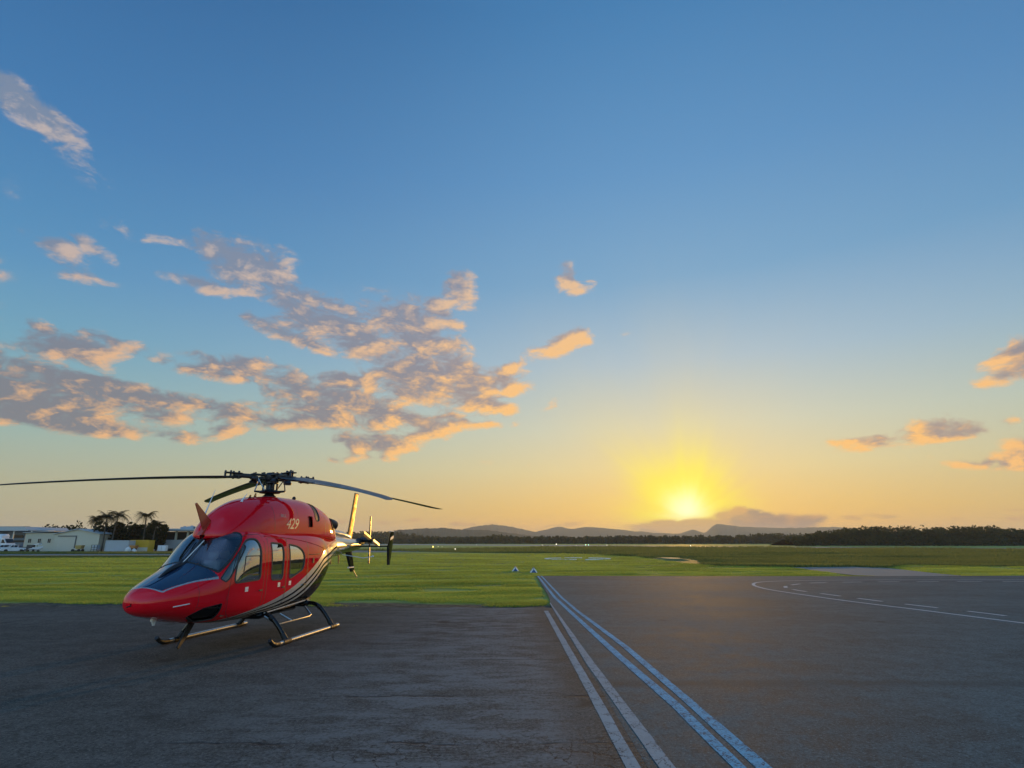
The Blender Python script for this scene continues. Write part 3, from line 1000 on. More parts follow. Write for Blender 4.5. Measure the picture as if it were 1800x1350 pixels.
def pchip(xk, yk, x):
    xk, yk, x = map(lambda a: np.asarray(a, float), (xk, yk, x))
    h = np.diff(xk)
    dl = np.diff(yk) / h
    d = np.zeros_like(yk)
    for i in range(1, len(xk) - 1):
        if dl[i - 1] * dl[i] > 0:
            w1, w2 = 2 * h[i] + h[i - 1], h[i] + 2 * h[i - 1]
            d[i] = (w1 + w2) / (w1 / dl[i - 1] + w2 / dl[i])
    d[0], d[-1] = dl[0], dl[-1]
    x = np.clip(x, xk[0], xk[-1])
    i = np.clip(np.searchsorted(xk, x) - 1, 0, len(h) - 1)
    t = (x - xk[i]) / h[i]
    return ((1 + 2 * t) * (1 - t) ** 2 * yk[i] + t * (1 - t) ** 2 * h[i] * d[i] + t * t * (3 - 2 * t) * yk[i + 1] + t * t * (t - 1) * h[i] * d[i + 1])


class Loft:
    """body of super-elliptic sections along x: table rows of (x, half width, top, widest level, bottom, upper power, lower power)"""
    def __init__(s, rows, blur=.10):
        rows = sorted(rows)
        T = np.array(rows, float)
        xs = np.linspace(T[0, 0], T[-1, 0], 1600)
        s.xs = xs
        s.c = []
        dx = xs[1] - xs[0]
        kx = np.arange(-int(3 * blur / dx), int(3 * blur / dx) + 1) * dx
        ker = np.exp(-(kx / blur) ** 2 / 2)
        ker /= ker.sum()
        n = len(kx) // 2
        for j in range(1, 7):
            v = pchip(T[:, 0], T[:, j], xs)
            pad = np.concatenate([2 * v[0] - v[1:n + 1][::-1], v, 2 * v[-1] - v[-n - 1:-1][::-1]])
            sm = np.convolve(pad, ker, 'valid')
            fade = np.clip((T[-1, 0] - xs) / .45 - .15, 0, 1)      # the nose tip keeps its own rounding
            s.c.append(v * (1 - fade) + sm * fade)

    def at(s, x):
        return [np.interp(x, s.xs, c) for c in s.c]

    def pt(s, x, th):
        w, zt, zm, zb, nu, nl = s.at(x)
        c, q = np.cos(th), np.sin(th)
        n = np.where(q >= 0, nu, nl)
        h = np.where(q >= 0, zt - zm, zm - zb)
        return np.stack([x + 0 * th, w * np.sign(c) * np.abs(c) ** (2 / n), zm + h * np.sign(q) * np.abs(q) ** (2 / n)], -1)

    def Y(s, x, z):
        w, zt, zm, zb, nu, nl = s.at(np.asarray(x, float))
        z = np.asarray(z, float)
        n = np.where(z >= zm, nu, nl)
        h = np.where(z >= zm, zt - zm, zm - zb)
        u = np.clip(np.abs(z - zm) / h, 0, 1)
        return w * (1 - u ** n) ** (1 / n)

    def Z(s, x, y):
        w, zt, zm, zb, nu, nl = s.at(np.asarray(x, float))
        u = np.clip(np.abs(y) / w, 0, 1)
        return zm + (zt - zm) * (1 - u ** nu) ** (1 / nu)


HULL = Loft([
    # x      w     top   mid   bot   nu   nl
    (4.235, .012, 1.19, 1.17, 1.15, 2.0, 2.0),
    (4.225, .09, 1.25, 1.17, 1.09, 2.0, 2.0),
    (4.19, .18, 1.315, 1.17, 1.03, 2.0, 2.0),
    (4.12, .28, 1.38, 1.17, .98, 2.1, 2.1),
    (3.98, .40, 1.455, 1.175, .925, 2.2, 2.2),
    (3.75, .53, 1.55, 1.19, .87, 2.2, 2.3),
    (3.45, .65, 1.675, 1.20, .80, 2.2, 2.5),
    (3.1, .76, 1.82, 1.22, .72, 2.15, 2.7),
    (2.95, .80, 1.90, 1.24, .69, 2.1, 2.8),
    (2.75, .84, 2.09, 1.26, .655, 2.15, 3.0),
    (2.5, .875, 2.33, 1.28, .62, 2.4, 3.2),
    (2.25, .90, 2.51, 1.30, .595, 2.9, 3.2),
    (2.0, .915, 2.585, 1.30, .58, 3.4, 3.2),
    (1.6, .93, 2.62, 1.30, .565, 3.8, 3.2),
    (.8, .94, 2.63, 1.30, .56, 4.0, 3.2),
    (0.0, .94, 2.63, 1.30, .565, 4.0, 3.2),
    (-.8, .935, 2.63, 1.32, .59, 4.0, 3.0),
    (-1.3, .92, 2.625, 1.36, .65, 3.8, 2.8),
    (-1.7, .885, 2.62, 1.45, .77, 3.5, 2.6),
    (-2.1, .81, 2.61, 1.58, .97, 3.1, 2.4),
    (-2.5, .70, 2.60, 1.74, 1.22, 2.8, 2.3),
    (-2.9, .57, 2.59, 1.90, 1.45, 2.5, 2.2),
    (-3.3, .45, 2.57, 2.04, 1.62, 2.3, 2.1),
    (-3.7, .36, 2.54, 2.12, 1.73, 2.1, 2.0)], .09)
COWL = Loft([
    (2.50, .06, 2.50, 2.42, 2.36, 2.0, 2.0),
    (2.42, .26, 2.62, 2.42, 2.36, 2.0, 2.0),
    (2.25, .42, 2.80, 2.42, 2.36, 2.0, 2.0),
    (2.05, .52, 2.965, 2.42, 2.36, 2.0, 2.0),
    (1.75, .61, 3.14, 2.42, 2.36, 2.1, 2.0),
    (1.3, .69, 3.30, 2.42, 2.36, 2.3, 2.0),
    (.7, .74, 3.405, 2.42, 2.36, 2.6, 2.0),
    (0, .765, 3.46, 2.42, 2.36, 2.8, 2.0),
    (-.8, .765, 3.465, 2.42, 2.36, 2.8, 2.0),
    (-1.5, .75, 3.42, 2.42, 2.36, 2.8, 2.0),
    (-2.2, .71, 3.30, 2.42, 2.36, 2.7, 2.0),
    (-2.7, .65, 3.14, 2.40, 2.34, 2.6, 2.0),
    (-3.05, .56, 2.98, 2.38, 2.32, 2.5, 2.0),
    (-3.3, .46, 2.80, 2.36, 2.30, 2.3, 2.0),
    (-3.45, .34, 2.64, 2.34, 2.30, 2.1, 2.0)], .07)

# ---- paint
STRIPE = [(-3.8, 2.36), (-3.2, 2.26), (-2.6, 2.17), (-2.2, 2.12), (-1.75, 2.02), (-1.35, 1.80), (-1.0, 1.615), (-.55, 1.40), (0.0, 1.19), (.55, 1.03), (1.1, .905), (1.7, .80), (2.2, .725), (2.7, .675), (3.3, .64), (4.3, .6)]


def m_body():
    m = bpy.data.materials.new("red_and_black_paint")
    m.use_nodes = True
    k = NT(m.node_tree)
    b = k.n['Principled BSDF']
    co = k.node('ShaderNodeTexCoord').outputs['Object']
    x, y, z = k.sep(co)
    fc = k.node('ShaderNodeFloatCurve')
    X0, X1, Z1 = -3.8, 4.3, 3.0
    pts = fc.mapping.curves[0].points
    xs = np.linspace(X0, X1, 60)
    zs = pchip([p[0] for p in STRIPE], [p[1] for p in STRIPE], xs) / Z1
    pts[0].location = (0, zs[0])
    pts[-1].location = (1, zs[-1])
    for i in range(1, 59):
        pts.new((xs[i] - X0) / (X1 - X0), zs[i])
    fc.mapping.update()
    k.plug(fc.inputs['Value'], k.m('DIVIDE', k.m('SUBTRACT', x, X0), X1 - X0))
    t = k.m('SUBTRACT', k.m('MULTIPLY', fc.outputs[0], Z1), z)       # depth below the red edge
    wd = k.smooth(x, 2.6, -.9, .12, 1.0)                            # the stripes taper forwards
    u = k.m('DIVIDE', t, k.m('MAXIMUM', wd, .05))

    def band(a, b2):
        return k.m('MULTIPLY', k.m('GREATER_THAN', u, a), k.m('LESS_THAN', u, b2))
    red, black, silver = (.82, .004, .014), (.006, .006, .007), (.46, .45, .43)
    fl = k.noise(co, 900.0, 1, .5)
    redv = k.mix(fl, tuple(q * .9 for q in red), tuple(min(1, q * 1.1) for q in red))
    c = k.mix(k.m('GREATER_THAN', u, 0.0), redv, black)
    sil = k.m('MAXIMUM', k.m('MAXIMUM', band(0.0, .16), band(.225, .315)), band(.385, .45))
    sil = k.m('MULTIPLY', sil, k.m('LESS_THAN', x, 2.45))
    c = k.mix(sil, c, silver)
    inner = k.node('ShaderNodeNewGeometry').outputs['Backfacing']
    c = k.mix(inner, c, (.16, .155, .15))
    k.plug(b.inputs['Base Color'], c)
    k.plug(b.inputs['Metallic'], k.m('MULTIPLY', k.m('MULTIPLY', sil, .15), k.m('SUBTRACT', 1.0, inner)))
    b.inputs['Specular IOR Level'].default_value = 0.0
    k.plug(b.inputs['Roughness'], k.m('ADD', .38, k.m('MULTIPLY', inner, .5)))
    k.plug(b.inputs['Coat Weight'], k.m('SUBTRACT', 1.0, inner))
    b.inputs['Coat Roughness'].default_value = .015
    bn = k.node('ShaderNodeBump')
    bn.inputs['Strength'].default_value = .02
    bn.inputs['Distance'].default_value = .02
    k.plug(bn.inputs['Height'], k.noise(co, 2.2, 2, .5))
    k.l.new(bn.outputs[0], b.inputs['Normal'])
    k.l.new(bn.outputs[0], b.inputs['Coat Normal'])
    return m


def m_glass(name, tint, fac=1.0, add=.02):
    m = bpy.data.materials.new(name)
    m.use_nodes = True
    k = NT(m.node_tree)
    k.n.clear()
    fr = k.node('ShaderNodeFresnel')
    fr.inputs[0].default_value = 1.52
    gl = k.node('ShaderNodeBsdfGlossy')
    gl.inputs['Roughness'].default_value = .015
    gl.inputs[0].default_value = (.95, .97, 1, 1)
    tr = k.node('ShaderNodeBsdfTransparent')
    tr.inputs[0].default_value = (*tint, 1)
    mx = k.node('ShaderNodeMixShader')
    k.plug(mx.inputs[0], k.m('ADD', k.m('MULTIPLY', fr.outputs[0], 1.5 * fac), add, clamp=True))
    k.l.new(tr.outputs[0], mx.inputs[1])
    k.l.new(gl.outputs[0], mx.inputs[2])
    o = k.node('ShaderNodeOutputMaterial')
    k.l.new(mx.outputs[0], o.inputs[0])
    return m


BODY = m_body()
RED = mat("red_paint", (.82, .004, .014), .4, spec=0.0, coat=1.0, var=.05, vscale=60)
NAVY = mat("navy_gloss_paint", (.010, .030, .065), .10, coat=1.0)
BLACK = mat("black_gloss_paint", (.006, .006, .007), .4, spec=0.0, coat=.8, var=.1, vscale=20)
MATT = mat("matt_black", (.014, .014, .015), .6, var=.2, vscale=15)
RUBBER = mat("dark_seal", (.022, .021, .020), .55, var=.15, vscale=30)
TRIM = mat("grey_window_seal", (.085, .078, .070), .8, spec=.1, var=.15, vscale=30)
SILVER = mat("silver_paint", (.50, .49, .47), .28, .5, coat=.6, var=.05, vscale=10)
PALE = mat("pale_boom_paint", (.50, .46, .41), .26, .15, coat=.8, var=.06, vscale=6)
STEEL = mat("bare_steel", (.42, .41, .40), .32, .9, var=.15, vscale=18)
DKSTEEL = mat("dark_rotor_steel", (.045, .045, .05), .42, .6, var=.25, vscale=14)
BLADE_M = mat("rotor_blade_grey", (.050, .052, .055), .42, .0, var=.2, vscale=4, coat=.15)
WSGLASS = m_glass("windscreen_glass", (.62, .70, .78), 1.2, .055)
SIDEGLASS = m_glass("tinted_side_glass", (.30, .31, .31), 2.6, .14)
SEATM = mat("beige_seat_leather", (.52, .47, .40), .55, var=.12, vscale=12)
DASH = mat("dark_instrument_panel", (.03, .032, .036), .6, var=.2, vscale=12)
PLAC = mat("white_placard", (.75, .74, .72), .5, var=.05, vscale=40)
FINM = mat("fin_sunset_tinted_paint", (.82, .42, .09), .5, .35, spec=.2, coat=.0, var=.05, vscale=8)  # orange of the reflected sunset is put into the fin's base colour
MESH_M = mat("intake_screen", (.085, .070, .060), .55, .3, var=.3, vscale=60)
RECESS = mat("dark_red_recess", (.10, .004, .006), .4, var=.1, vscale=20)

heli = empty("helicopter", (HELI_O[0], HELI_O[1], 0.0), 0)
# x forward (nose), y to port
yw = R(HELI_YAW)
heli.rotation_euler = (0, 0, math.atan2(-math.cos(yw), -math.sin(yw)))
tag(heli, 'red and black helicopter with silver stripes parked on its skids on the apron', 'helicopter')

# ---- outlines on the hull, port side, in (x, z); the top ones in (x, y)
def rnd(poly, r, n=5):
    """round the corners of an outline; r one radius or a list"""
    out = []
    N = len(poly)
    for i in range(N):
        p0, p1, p2 = (np.array(poly[j % N], float) for j in (i - 1, i, i + 1))
        rr = r[i] if isinstance(r, (list, tuple)) else r
        a, b = p0 - p1, p2 - p1
        la, lb = np.linalg.norm(a), np.linalg.norm(b)
        q = min(rr, la * .48, lb * .48)
        s_, e_ = p1 + a / la * q, p1 + b / lb * q
        for j in range(n + 1):
            t = j / n
            out.append(tuple((1 - t) ** 2 * s_ + 2 * t * (1 - t) * p1 + t * t * e_))
    return out


def resample(loop, step):
    out = []
    for a, b in zip(loop, loop[1:] + loop[:1]):
        n = max(1, int(math.hypot(b[0] - a[0], b[1] - a[1]) / step))
        out += [(a[0] + (b[0] - a[0]) * i / n, a[1] + (b[1] - a[1]) * i / n) for i in range(n)]
    return out


W_FRONT = rnd([(2.445, 1.435), (2.40, 1.75), (2.20, 2.17), (1.98, 2.36), (1.66, 2.36), (1.565, 2.16), (1.545, 1.46)], [.10, .25, .25, .16, .16, .2, .10])
W_MID = rnd([(1.09, 1.42), (1.14, 2.275), (.62, 2.245), (.575, 2.02), (.575, 1.40)], [.10, .07, .14, .3, .12])
W_REAR = rnd([(.245, 1.39), (.305, 2.235), (-.20, 2.17), (-.50, 1.99), (-.47, 1.60)], [.10, .06, .22, .22, .16])
W_QUART = rnd([(2.80, 1.545), (2.68, 1.475), (2.585, 1.53), (2.07, 2.20), (2.125, 2.235)], [.03, .03, .04, .03, .03])
D_FRONT = rnd([(2.60, 1.30), (2.50, 1.66), (2.26, 2.19), (2.02, 2.45), (1.46, 2.47), (1.40, 2.2), (1.40, .70), (2.25, .70), (2.56, .86)], [.2, .1, .2, .15, .08, .1, .06, .1, .2])
D_SLIDE = rnd([(1.27, .66), (1.27, 2.39), (.43, 2.375), (.43, .66)], .06)
D_CABIN = rnd([(.40, .66), (.40, 2.37), (-.66, 2.34), (-.66, .70)], .06)
CHIN = rnd([(3.16, 1.00), (2.72, 1.055), (2.70, .735), (2.95, .70), (3.36, .86)], [.1, .03, .03, .1, .1])
WS = rnd([(2.99, .03), (2.985, .36), (2.93, .55), (2.815, .715), (2.45, .765), (2.13, .735), (1.995, .60), (2.17, .42), (2.335, .03)], [.02, .2, .15, .06, .2, .12, .10, .3, .02])
PANEL = [(3.99, 0), (3.985, .18), (3.93, .33), (3.80, .385), (2.84, .745), (2.93, .55), (2.985, .36), (3.0, 0)]
INTAKE = rnd([(-.86, 2.68), (-.86, 2.99), (-1.13, 2.99), (-1.13, 2.68)], .03)
SLOT = rnd([(-1.32, 2.86), (-1.30, 3.42), (-1.58, 3.40), (-1.60, 2.86)], [.14, .01, .01, .14])
REARPORT = rnd([(-2.62, 2.66), (-2.55, 2.98), (-2.80, 2.98), (-2.92, 2.66)], .10)

# ---- mesh of the hull, split into its regions
def loft_mesh(L, xs, nt, flip=False):
    th = np.linspace(0, 2 * math.pi, nt, endpoint=False) + .0001
    # spread the points evenly round the section
    P = []
    for x in xs:
        tt = np.linspace(0, 2 * math.pi, 4 * nt + 1)
        q = L.pt(np.full_like(tt, x), tt)
        sg = np.hypot(np.diff(q[:, 1]), np.diff(q[:, 2]))
        s_ = np.concatenate([[0], np.cumsum(sg)])
        tn = np.interp(np.linspace(0, s_[-1], nt, endpoint=False), s_, tt)
        P.append(L.pt(np.full_like(tn, x), tn))
    P = np.array(P)
    nx = len(xs)
    I = np.arange(nx * nt).reshape(nx, nt)
    F = np.stack([I[:-1], np.roll(I[:-1], -1, 1), np.roll(I[1:], -1, 1), I[1:]], -1).reshape(-1, 4)
    return P.reshape(-1, 3), F


def submesh(name, V, F, mask, m, parent, offset=None):
    f = F[mask]
    used, inv = np.unique(f, return_inverse=True)
    v = V[used].copy()
    if offset is not None:
        v = v + offset[used]
    return meshobj(name, v, inv.reshape(f.shape), m, parent, True)


xs_h = np.concatenate([[4.235, 4.233, 4.229, 4.222, 4.212, 4.20, 4.185, 4.165, 4.14, 4.11], np.arange(4.08, 3.05, -.03), np.arange(3.05, -.72, -.0165), np.arange(-.72, -3.71, -.04)])
HV, HF = loft_mesh(HULL, xs_h, 230)
hn = np.zeros_like(HV)
a_ = HV[HF[:, 1]] - HV[HF[:, 0]]
b_ = HV[HF[:, 3]] - HV[HF[:, 0]]
fn = np.cross(a_, b_)
for j in range(4):
    np.add.at(hn, HF[:, j], fn)
hn /= np.linalg.norm(hn, axis=1)[:, None] + 1e-12
cen = HV[HF].mean(1)
if (hn * (HV - np.array([0, 0, 1.5]))).sum(1).mean() < 0:
    HF = HF[:, ::-1].copy()
    hn = -hn
cx, cy, cz = cen.T
side = np.where(cy > 0, 1, -1)
reg = np.zeros(len(HF), int)
up_face = cz > np.interp(cx, HULL.xs, HULL.c[2]) + .05
names = {}


def mark(code, mask):
    reg[mask] = code


for s_, base in ((1, 100), (-1, 200)):
    on = side == s_
    mark(base + 1, on & inside(cx, cz, D_FRONT) & (cz < 2.5))
    mark(base + 2, on & inside(cx, cz, D_SLIDE))
    mark(base + 3, on & inside(cx, cz, D_CABIN))
    mark(base + 11, on & inside(cx, cz, W_FRONT))
    mark(base + 12, on & inside(cx, cz, W_MID))
    mark(base + 13, on & inside(cx, cz, W_REAR))
    mark(base + 14, on & inside(cx, cz, CHIN) & (cz < 1.2))
    mark(base + 5, on & up_face & inside(cx, np.abs(cy), PANEL + [(3.0, -.02), (3.99, -.02)]))
    mark(base + 10, on & up_face & inside(cx, np.abs(cy), WS))
    mark(base + 15, on & inside(cx, cz, W_QUART) & (reg != base + 10))
body_mask = reg == 0
fus = submesh("fuselage", HV, HF, body_mask, BODY, heli)
pan = submesh("nose_panel", HV, HF, (reg == 105) | (reg == 205), NAVY, heli)


def ribbon(name, loop, fn3, s_, w, m, parent, proud=.010, step=.05, closed=True, inner=.5):
    """raised band that follows an outline on a curved skin"""
    pts = resample(loop, step) if closed else loop
    n = len(pts)
    mb = MB()
    rows = []
    for i in range(n):
        a = np.array(pts[(i - 1) % n] if closed or i > 0 else pts[i], float)
        b = np.array(pts[(i + 1) % n] if closed or i < n - 1 else pts[i], float)
        t = b - a
        t /= np.linalg.norm(t) + 1e-12
        nn_ = np.array([-t[1], t[0]])
        p = np.array(pts[i], float)
        rows.append([fn3(p - nn_ * w * inner, s_, -.012), fn3(p - nn_ * w * inner * .7, s_, proud), fn3(p + nn_ * w * (1 - inner) * .7, s_, proud), fn3(p + nn_ * w * (1 - inner), s_, -.012)])
    vs = [q for r in rows for q in r]
    fs = []
    for i in range(n if closed else n - 1):
        j = (i + 1) % n
        for k_ in range(3):
            fs.append((i * 4 + k_, i * 4 + k_ + 1, j * 4 + k_ + 1, j * 4 + k_))
    mb.add(vs, fs)
    return mb.build(name, m, parent, True)


def on_side(L):
    def f(p, s_, lift):
        y = float(L.Y(p[0], p[1]))
        e = .01
        dyx = (float(L.Y(p[0] + e, p[1])) - float(L.Y(p[0] - e, p[1]))) / (2 * e)
        dyz = (float(L.Y(p[0], p[1] + e)) - float(L.Y(p[0], p[1] - e))) / (2 * e)
        n = np.array([-dyx, 1, -dyz])
        n /= np.linalg.norm(n)
        q = np.array([p[0], y, p[1]]) + n * lift
        return (q[0], q[1] * s_, q[2])
    return f


def on_top(L):
    def f(p, s_, lift):
        e = .01
        z = float(L.Z(p[0], p[1]))
        dx = (float(L.Z(p[0] + e, p[1])) - float(L.Z(p[0] - e, p[1]))) / (2 * e)
        dy = (float(L.Z(p[0], abs(p[1]) + e)) - float(L.Z(p[0], abs(abs(p[1]) - e)))) / (2 * e) * (1 if p[1] >= 0 else -1)
        n = np.array([-dx, -dy, 1])
        n /= np.linalg.norm(n)
        q = np.array([p[0], p[1], z]) + n * lift
        return (q[0], q[1] * s_, q[2])
    return f


SIDE, TOP, CSIDE, CTOP = on_side(HULL), on_top(HULL), on_side(COWL), on_top(COWL)
inset = -hn * .012
ws_frame = MB()
for s_, base in ((1, 100), (-1, 200)):
    pane = submesh("windscreen", HV, HF, reg == base + 10, WSGLASS, heli, inset * .3)
    ribbon("windscreen_frame", WS, TOP, s_, .034, RUBBER, pane, .008, .04)
    q = submesh("quarter_window", HV, HF, reg == base + 15, WSGLASS, heli, inset * .3)
    ribbon("window_frame", W_QUART, SIDE, s_, .030, RUBBER, q, .006, .04)
    ch = submesh("chin_window", HV, HF, reg == base + 14, BLACK, heli, inset * 3)
    ribbon("window_frame", CHIN, SIDE, s_, .022, MATT, ch, .004, .04)
    for code, wcode, outline, wl, nm, sealm in ((1, 11, D_FRONT, W_FRONT, "front_door", TRIM), (2, 12, D_SLIDE, W_MID, "sliding_door", TRIM), (3, 13, D_CABIN, W_REAR, "cabin_door", TRIM)):
        d = submesh(nm, HV, HF, reg == base + code, BODY, heli)
        submesh("window", HV, HF, reg == base + wcode, SIDEGLASS, d, inset)
        ribbon("window_frame", wl, SIDE, s_, .045, sealm, d, .008, .04)
        ribbon("panel_gap", outline, SIDE, s_, .011, RUBBER, d, .0018, .06)
        hx = {1: 1.50, 2: .52, 3: -.56}[code]
        hz = {1: 1.22, 2: 1.22, 3: 1.22}[code]
        hb = MB()
        hp = SIDE((hx, hz), s_, .012)
        hb.box(hp, (.13, .022, .035), bev=.008)
        hb.build("handle", MATT, d)
    # sliding storm window in the front door
    fr = ribbon("vent_window_frame", rnd([(2.17, 1.60), (2.10, 1.985), (1.60, 1.985), (1.60, 1.58)], .03), SIDE, s_, .022, MATT, heli, -.004, .05)
    # roof rail and door track
    ribbon("door_track", [(1.3 - .06 * i, 2.425 - .0004 * i * i * .3) for i in range(52)], SIDE, s_, .03, RED, heli, .014, closed=False)
    # placards under the windows, and two little louvres aft
    for px_, pz in ((2.02, 1.30), (.72, 1.31), (.20, 1.315)):
        for dz, hh in ((0, .030), (-.052, .018)):
            mb = MB()
            c0 = [SIDE((px_ + a, pz + dz + b), s_, .004) for a, b in ((-.055, -hh), (.055, -hh), (.055, hh), (-.055, hh))]
            mb.add(c0, [(0, 1, 2, 3)])
            mb.build("placard", PLAC, heli)
    mb = MB()
    mb.box(SIDE((-.98, 1.80), s_, .004), (.09, .02, .13), bev=.008)
    mb.build("fuel_filler", MATT, heli)
    mb = MB()
    c0 = [SIDE((-.72 - i * .06, 1.965), s_, .006) for i in range(12)]
    mb.tube(c0, .008, 5)
    mb.build("hinge_line", MATT, heli)
    # skin joints of the nose and the lower hull
    for seam in ([(3.30, .93 + .05 * i) for i in range(12)], [(3.28 - .045 * i, 1.02 - .004 * i) for i in range(14)], [(2.62, .74 + .04 * i) for i in range(13)],
                 [(-.72 - .05 * i, 1.28 + .018 * i) for i in range(14)], [(-.70, .74 + .06 * i) for i in range(27)], [(-1.34, 1.0 + .06 * i) for i in range(21)], [(2.2 - .06 * i, .66) for i in range(46)]):
        ribbon("skin_joint", seam, SIDE, s_, .009, RUBBER, heli, .0012, closed=False)
    # light slit on the nose
    mb = MB()
    c0 = [SIDE((3.76 - i * .036, 1.085 + i * .004), s_, .003) for i in range(9)]
    mb.tube(c0, .011, 6)
    mb.build("nose_strip", PLAC, heli)
# silver pinstripe round the navy panel
half = [(2.84, .757), (3.3, .582), (3.80, .40), (3.925, .345), (3.985, .19), (3.998, 0.0)]
full = spline(half, 6) + [(a, -b) for a, b in reversed(spline(half, 6)[:-1])]


def top_signed(p, s_, lift):
    q = TOP((p[0], abs(p[1])), 1, lift)
    return (q[0], q[1] * (1 if p[1] >= 0 else -1), q[2])


ribbon("pinstripe", full, top_signed, 1, .030, SILVER, heli, .004, closed=False)
# centre post of the windscreen and the black fairing running down the nose
post = [(3.02 - i * .055, 0.0) for i in range(14)]
ribbon("windscreen_post", post, top_signed, 1, .085, MATT, heli, .016, closed=False)
mb = MB()
pts = [(3.62 - .06 * i, 0.0) for i in range(12)]
mb.tube([TOP(p, 1, .0 + .035 * math.sin(math.pi * min(1, i / 9))) for i, p in enumerate(pts)], [.02 + .007 * i for i in range(12)], 8, flat=.6)
mb.build("wire_deflector", MATT, heli, True)
for s_ in (1, -1):
    mb = MB()
    w0, w1 = TOP((3.05, .05), s_, .03), TOP((2.52, .09 if s_ > 0 else .12), s_, .022)
    mb.tube([w0, w1], .011, 5)
    mb.build("wiper", PLAC if s_ > 0 else MATT, heli)

# ---- cowling
xs_c = np.concatenate([[2.50, 2.495, 2.485, 2.47, 2.45], np.arange(2.43, -.80, -.03), np.arange(-.80, -3.46, -.02)])
CV, CF = loft_mesh(COWL, xs_c, 200)
cc = CV[CF].mean(1)
a_ = CV[CF[:, 1]] - CV[CF[:, 0]]
b_ = CV[CF[:, 3]] - CV[CF[:, 0]]
if (np.cross(a_, b_) * (cc - np.array([0, 0, 2.5]))).sum(1).mean() < 0:
    CF = CF[:, ::-1].copy()
creg = np.zeros(len(CF), int)
for s_ in (1, -1):
    on = np.sign(cc[:, 1]) == s_
    creg[on & inside(cc[:, 0], cc[:, 2], INTAKE)] = 1
    creg[on & inside(cc[:, 0], cc[:, 2], SLOT)] = 2
    creg[on & inside(cc[:, 0], cc[:, 2], REARPORT)] = 3
cfn = np.zeros_like(CV)
fnc = np.cross(CV[CF[:, 1]] - CV[CF[:, 0]], CV[CF[:, 3]] - CV[CF[:, 0]])
for j in range(4):
    np.add.at(cfn, CF[:, j], fnc)
cfn /= np.linalg.norm(cfn, axis=1)[:, None] + 1e-12
cowl = submesh("engine_cowling", CV, CF, creg == 0, RED, heli)
for s_ in (1, -1):
    sm_ = np.sign(cc[:, 1]) == s_
    submesh("air_intake", CV, CF, (creg == 1) & sm_, RECESS, cowl, -cfn * .06)
    submesh("intake_screen", CV, CF, (creg == 2) & sm_, MESH_M, cowl, -cfn * .012)
    submesh("exhaust_opening", CV, CF, (creg == 3) & sm_, MATT, cowl, -cfn * .05)
    ribbon("intake_frame", INTAKE, CSIDE, s_, .022, RED, cowl, .006, .04)
    ribbon("screen_frame", rnd([(-1.32, 2.86), (-1.30, 3.34), (-1.58, 3.32), (-1.60, 2.86)], [.14, .02, .02, .14]), CSIDE, s_, .032, TRIM, cowl, .006, .05)
    ribbon("exhaust_rim", REARPORT, CSIDE, s_, .03, MATT, cowl, .02, .04)
    for lp in ([(.80, 2.55), (.80, 3.15)], [(-.30, 2.52), (-.30, 3.2)], [(-2.0, 2.52), (-2.0, 3.1)]):
        ribbon("panel_gap", [(lp[0][0], lp[0][1] + (lp[1][1] - lp[0][1]) * i / 14) for i in range(15)], CSIDE, s_, .010, RUBBER, cowl, .0015, closed=False)
    ribbon("cowling_sill", [(2.05 - .05 * i, 2.52 + .0 * i) for i in range(101)], CSIDE, s_, .022, RED, cowl, .010, closed=False)
    mb = MB()
    # engine exhaust stack
    mb.lathe([(.155, 0), (.165, .16), (.150, .30), (.13, .30), (.12, .05)], (0, 0, 0), 18, 'X')
    ex = mb.build("exhaust_stack", DKSTEEL, cowl, True)
    ex.location = (-3.02, .30 * s_, 2.86)
    ex.rotation_euler = (0, R(14), R(180 - 16 * s_))
mb = MB()
mb.lathe([(.05, 0), (.055, .03), (.045, .07), (.02, .095), (.003, .10)], (-1.02, .16, float(COWL.Z(-1.02, .16)) - .015), 12)
mb.build("beacon_light", MATT, cowl, True)
for ax, ay, h in ((1.05, .10, .10), (.32, -.22, .12)):
    mb = MB()
    z0 = float(COWL.Z(ax, ay)) - .02
    mb.prism([(ax + .05, z0), (ax - .07, z0), (ax - .06, z0 + h), (ax - .02, z0 + h)], ay - .008, ay + .008)
    mb.build("roof_fin", MATT, cowl)

# lettering on the cowling
def lettering(txt, x0, z0, size, shear, L, s_, m, parent, name, lift=.007, sx=1.0, width=.9):
    cu = bpy.data.curves.new(name, 'FONT')
    cu.body = txt
    cu.size = size
    cu.shear = shear
    cu.resolution_u = 3
    cu.space_character = .92
    to = bpy.data.objects.new(name, cu)
    COL.objects.link(to)
    dg = bpy.context.evaluated_depsgraph_get()
    me = bpy.data.meshes.new_from_object(to.evaluated_get(dg))
    COL.objects.unlink(to)
    bpy.data.objects.remove(to)
    bm = bmesh.new()
    bm.from_mesh(me)
    for v in bm.verts:
        u, w = v.co.x * sx, v.co.y
        p = (x0 - u if s_ > 0 else x0 - width + u, z0 + w)
        v.co = L(p, s_, lift)
    bm.to_mesh(me)
    bm.free()
    me.materials.clear()
    me.materials.append(m)
    o = link(bpy.data.objects.new(name, me), parent)
    return o


LETTER = mat("pale_lettering", (.50, .34, .34), .45, var=.1, vscale=30)
for s_ in (1, -1):
    lettering("BELL", .56, 2.905, .11, .25, CSIDE, s_, LETTER, cowl, "lettering", sx=1.2, width=.36)
    lettering("429", .36, 2.62, .39, .45, CSIDE, s_, LETTER, cowl, "lettering", sx=1.1, width=.85)

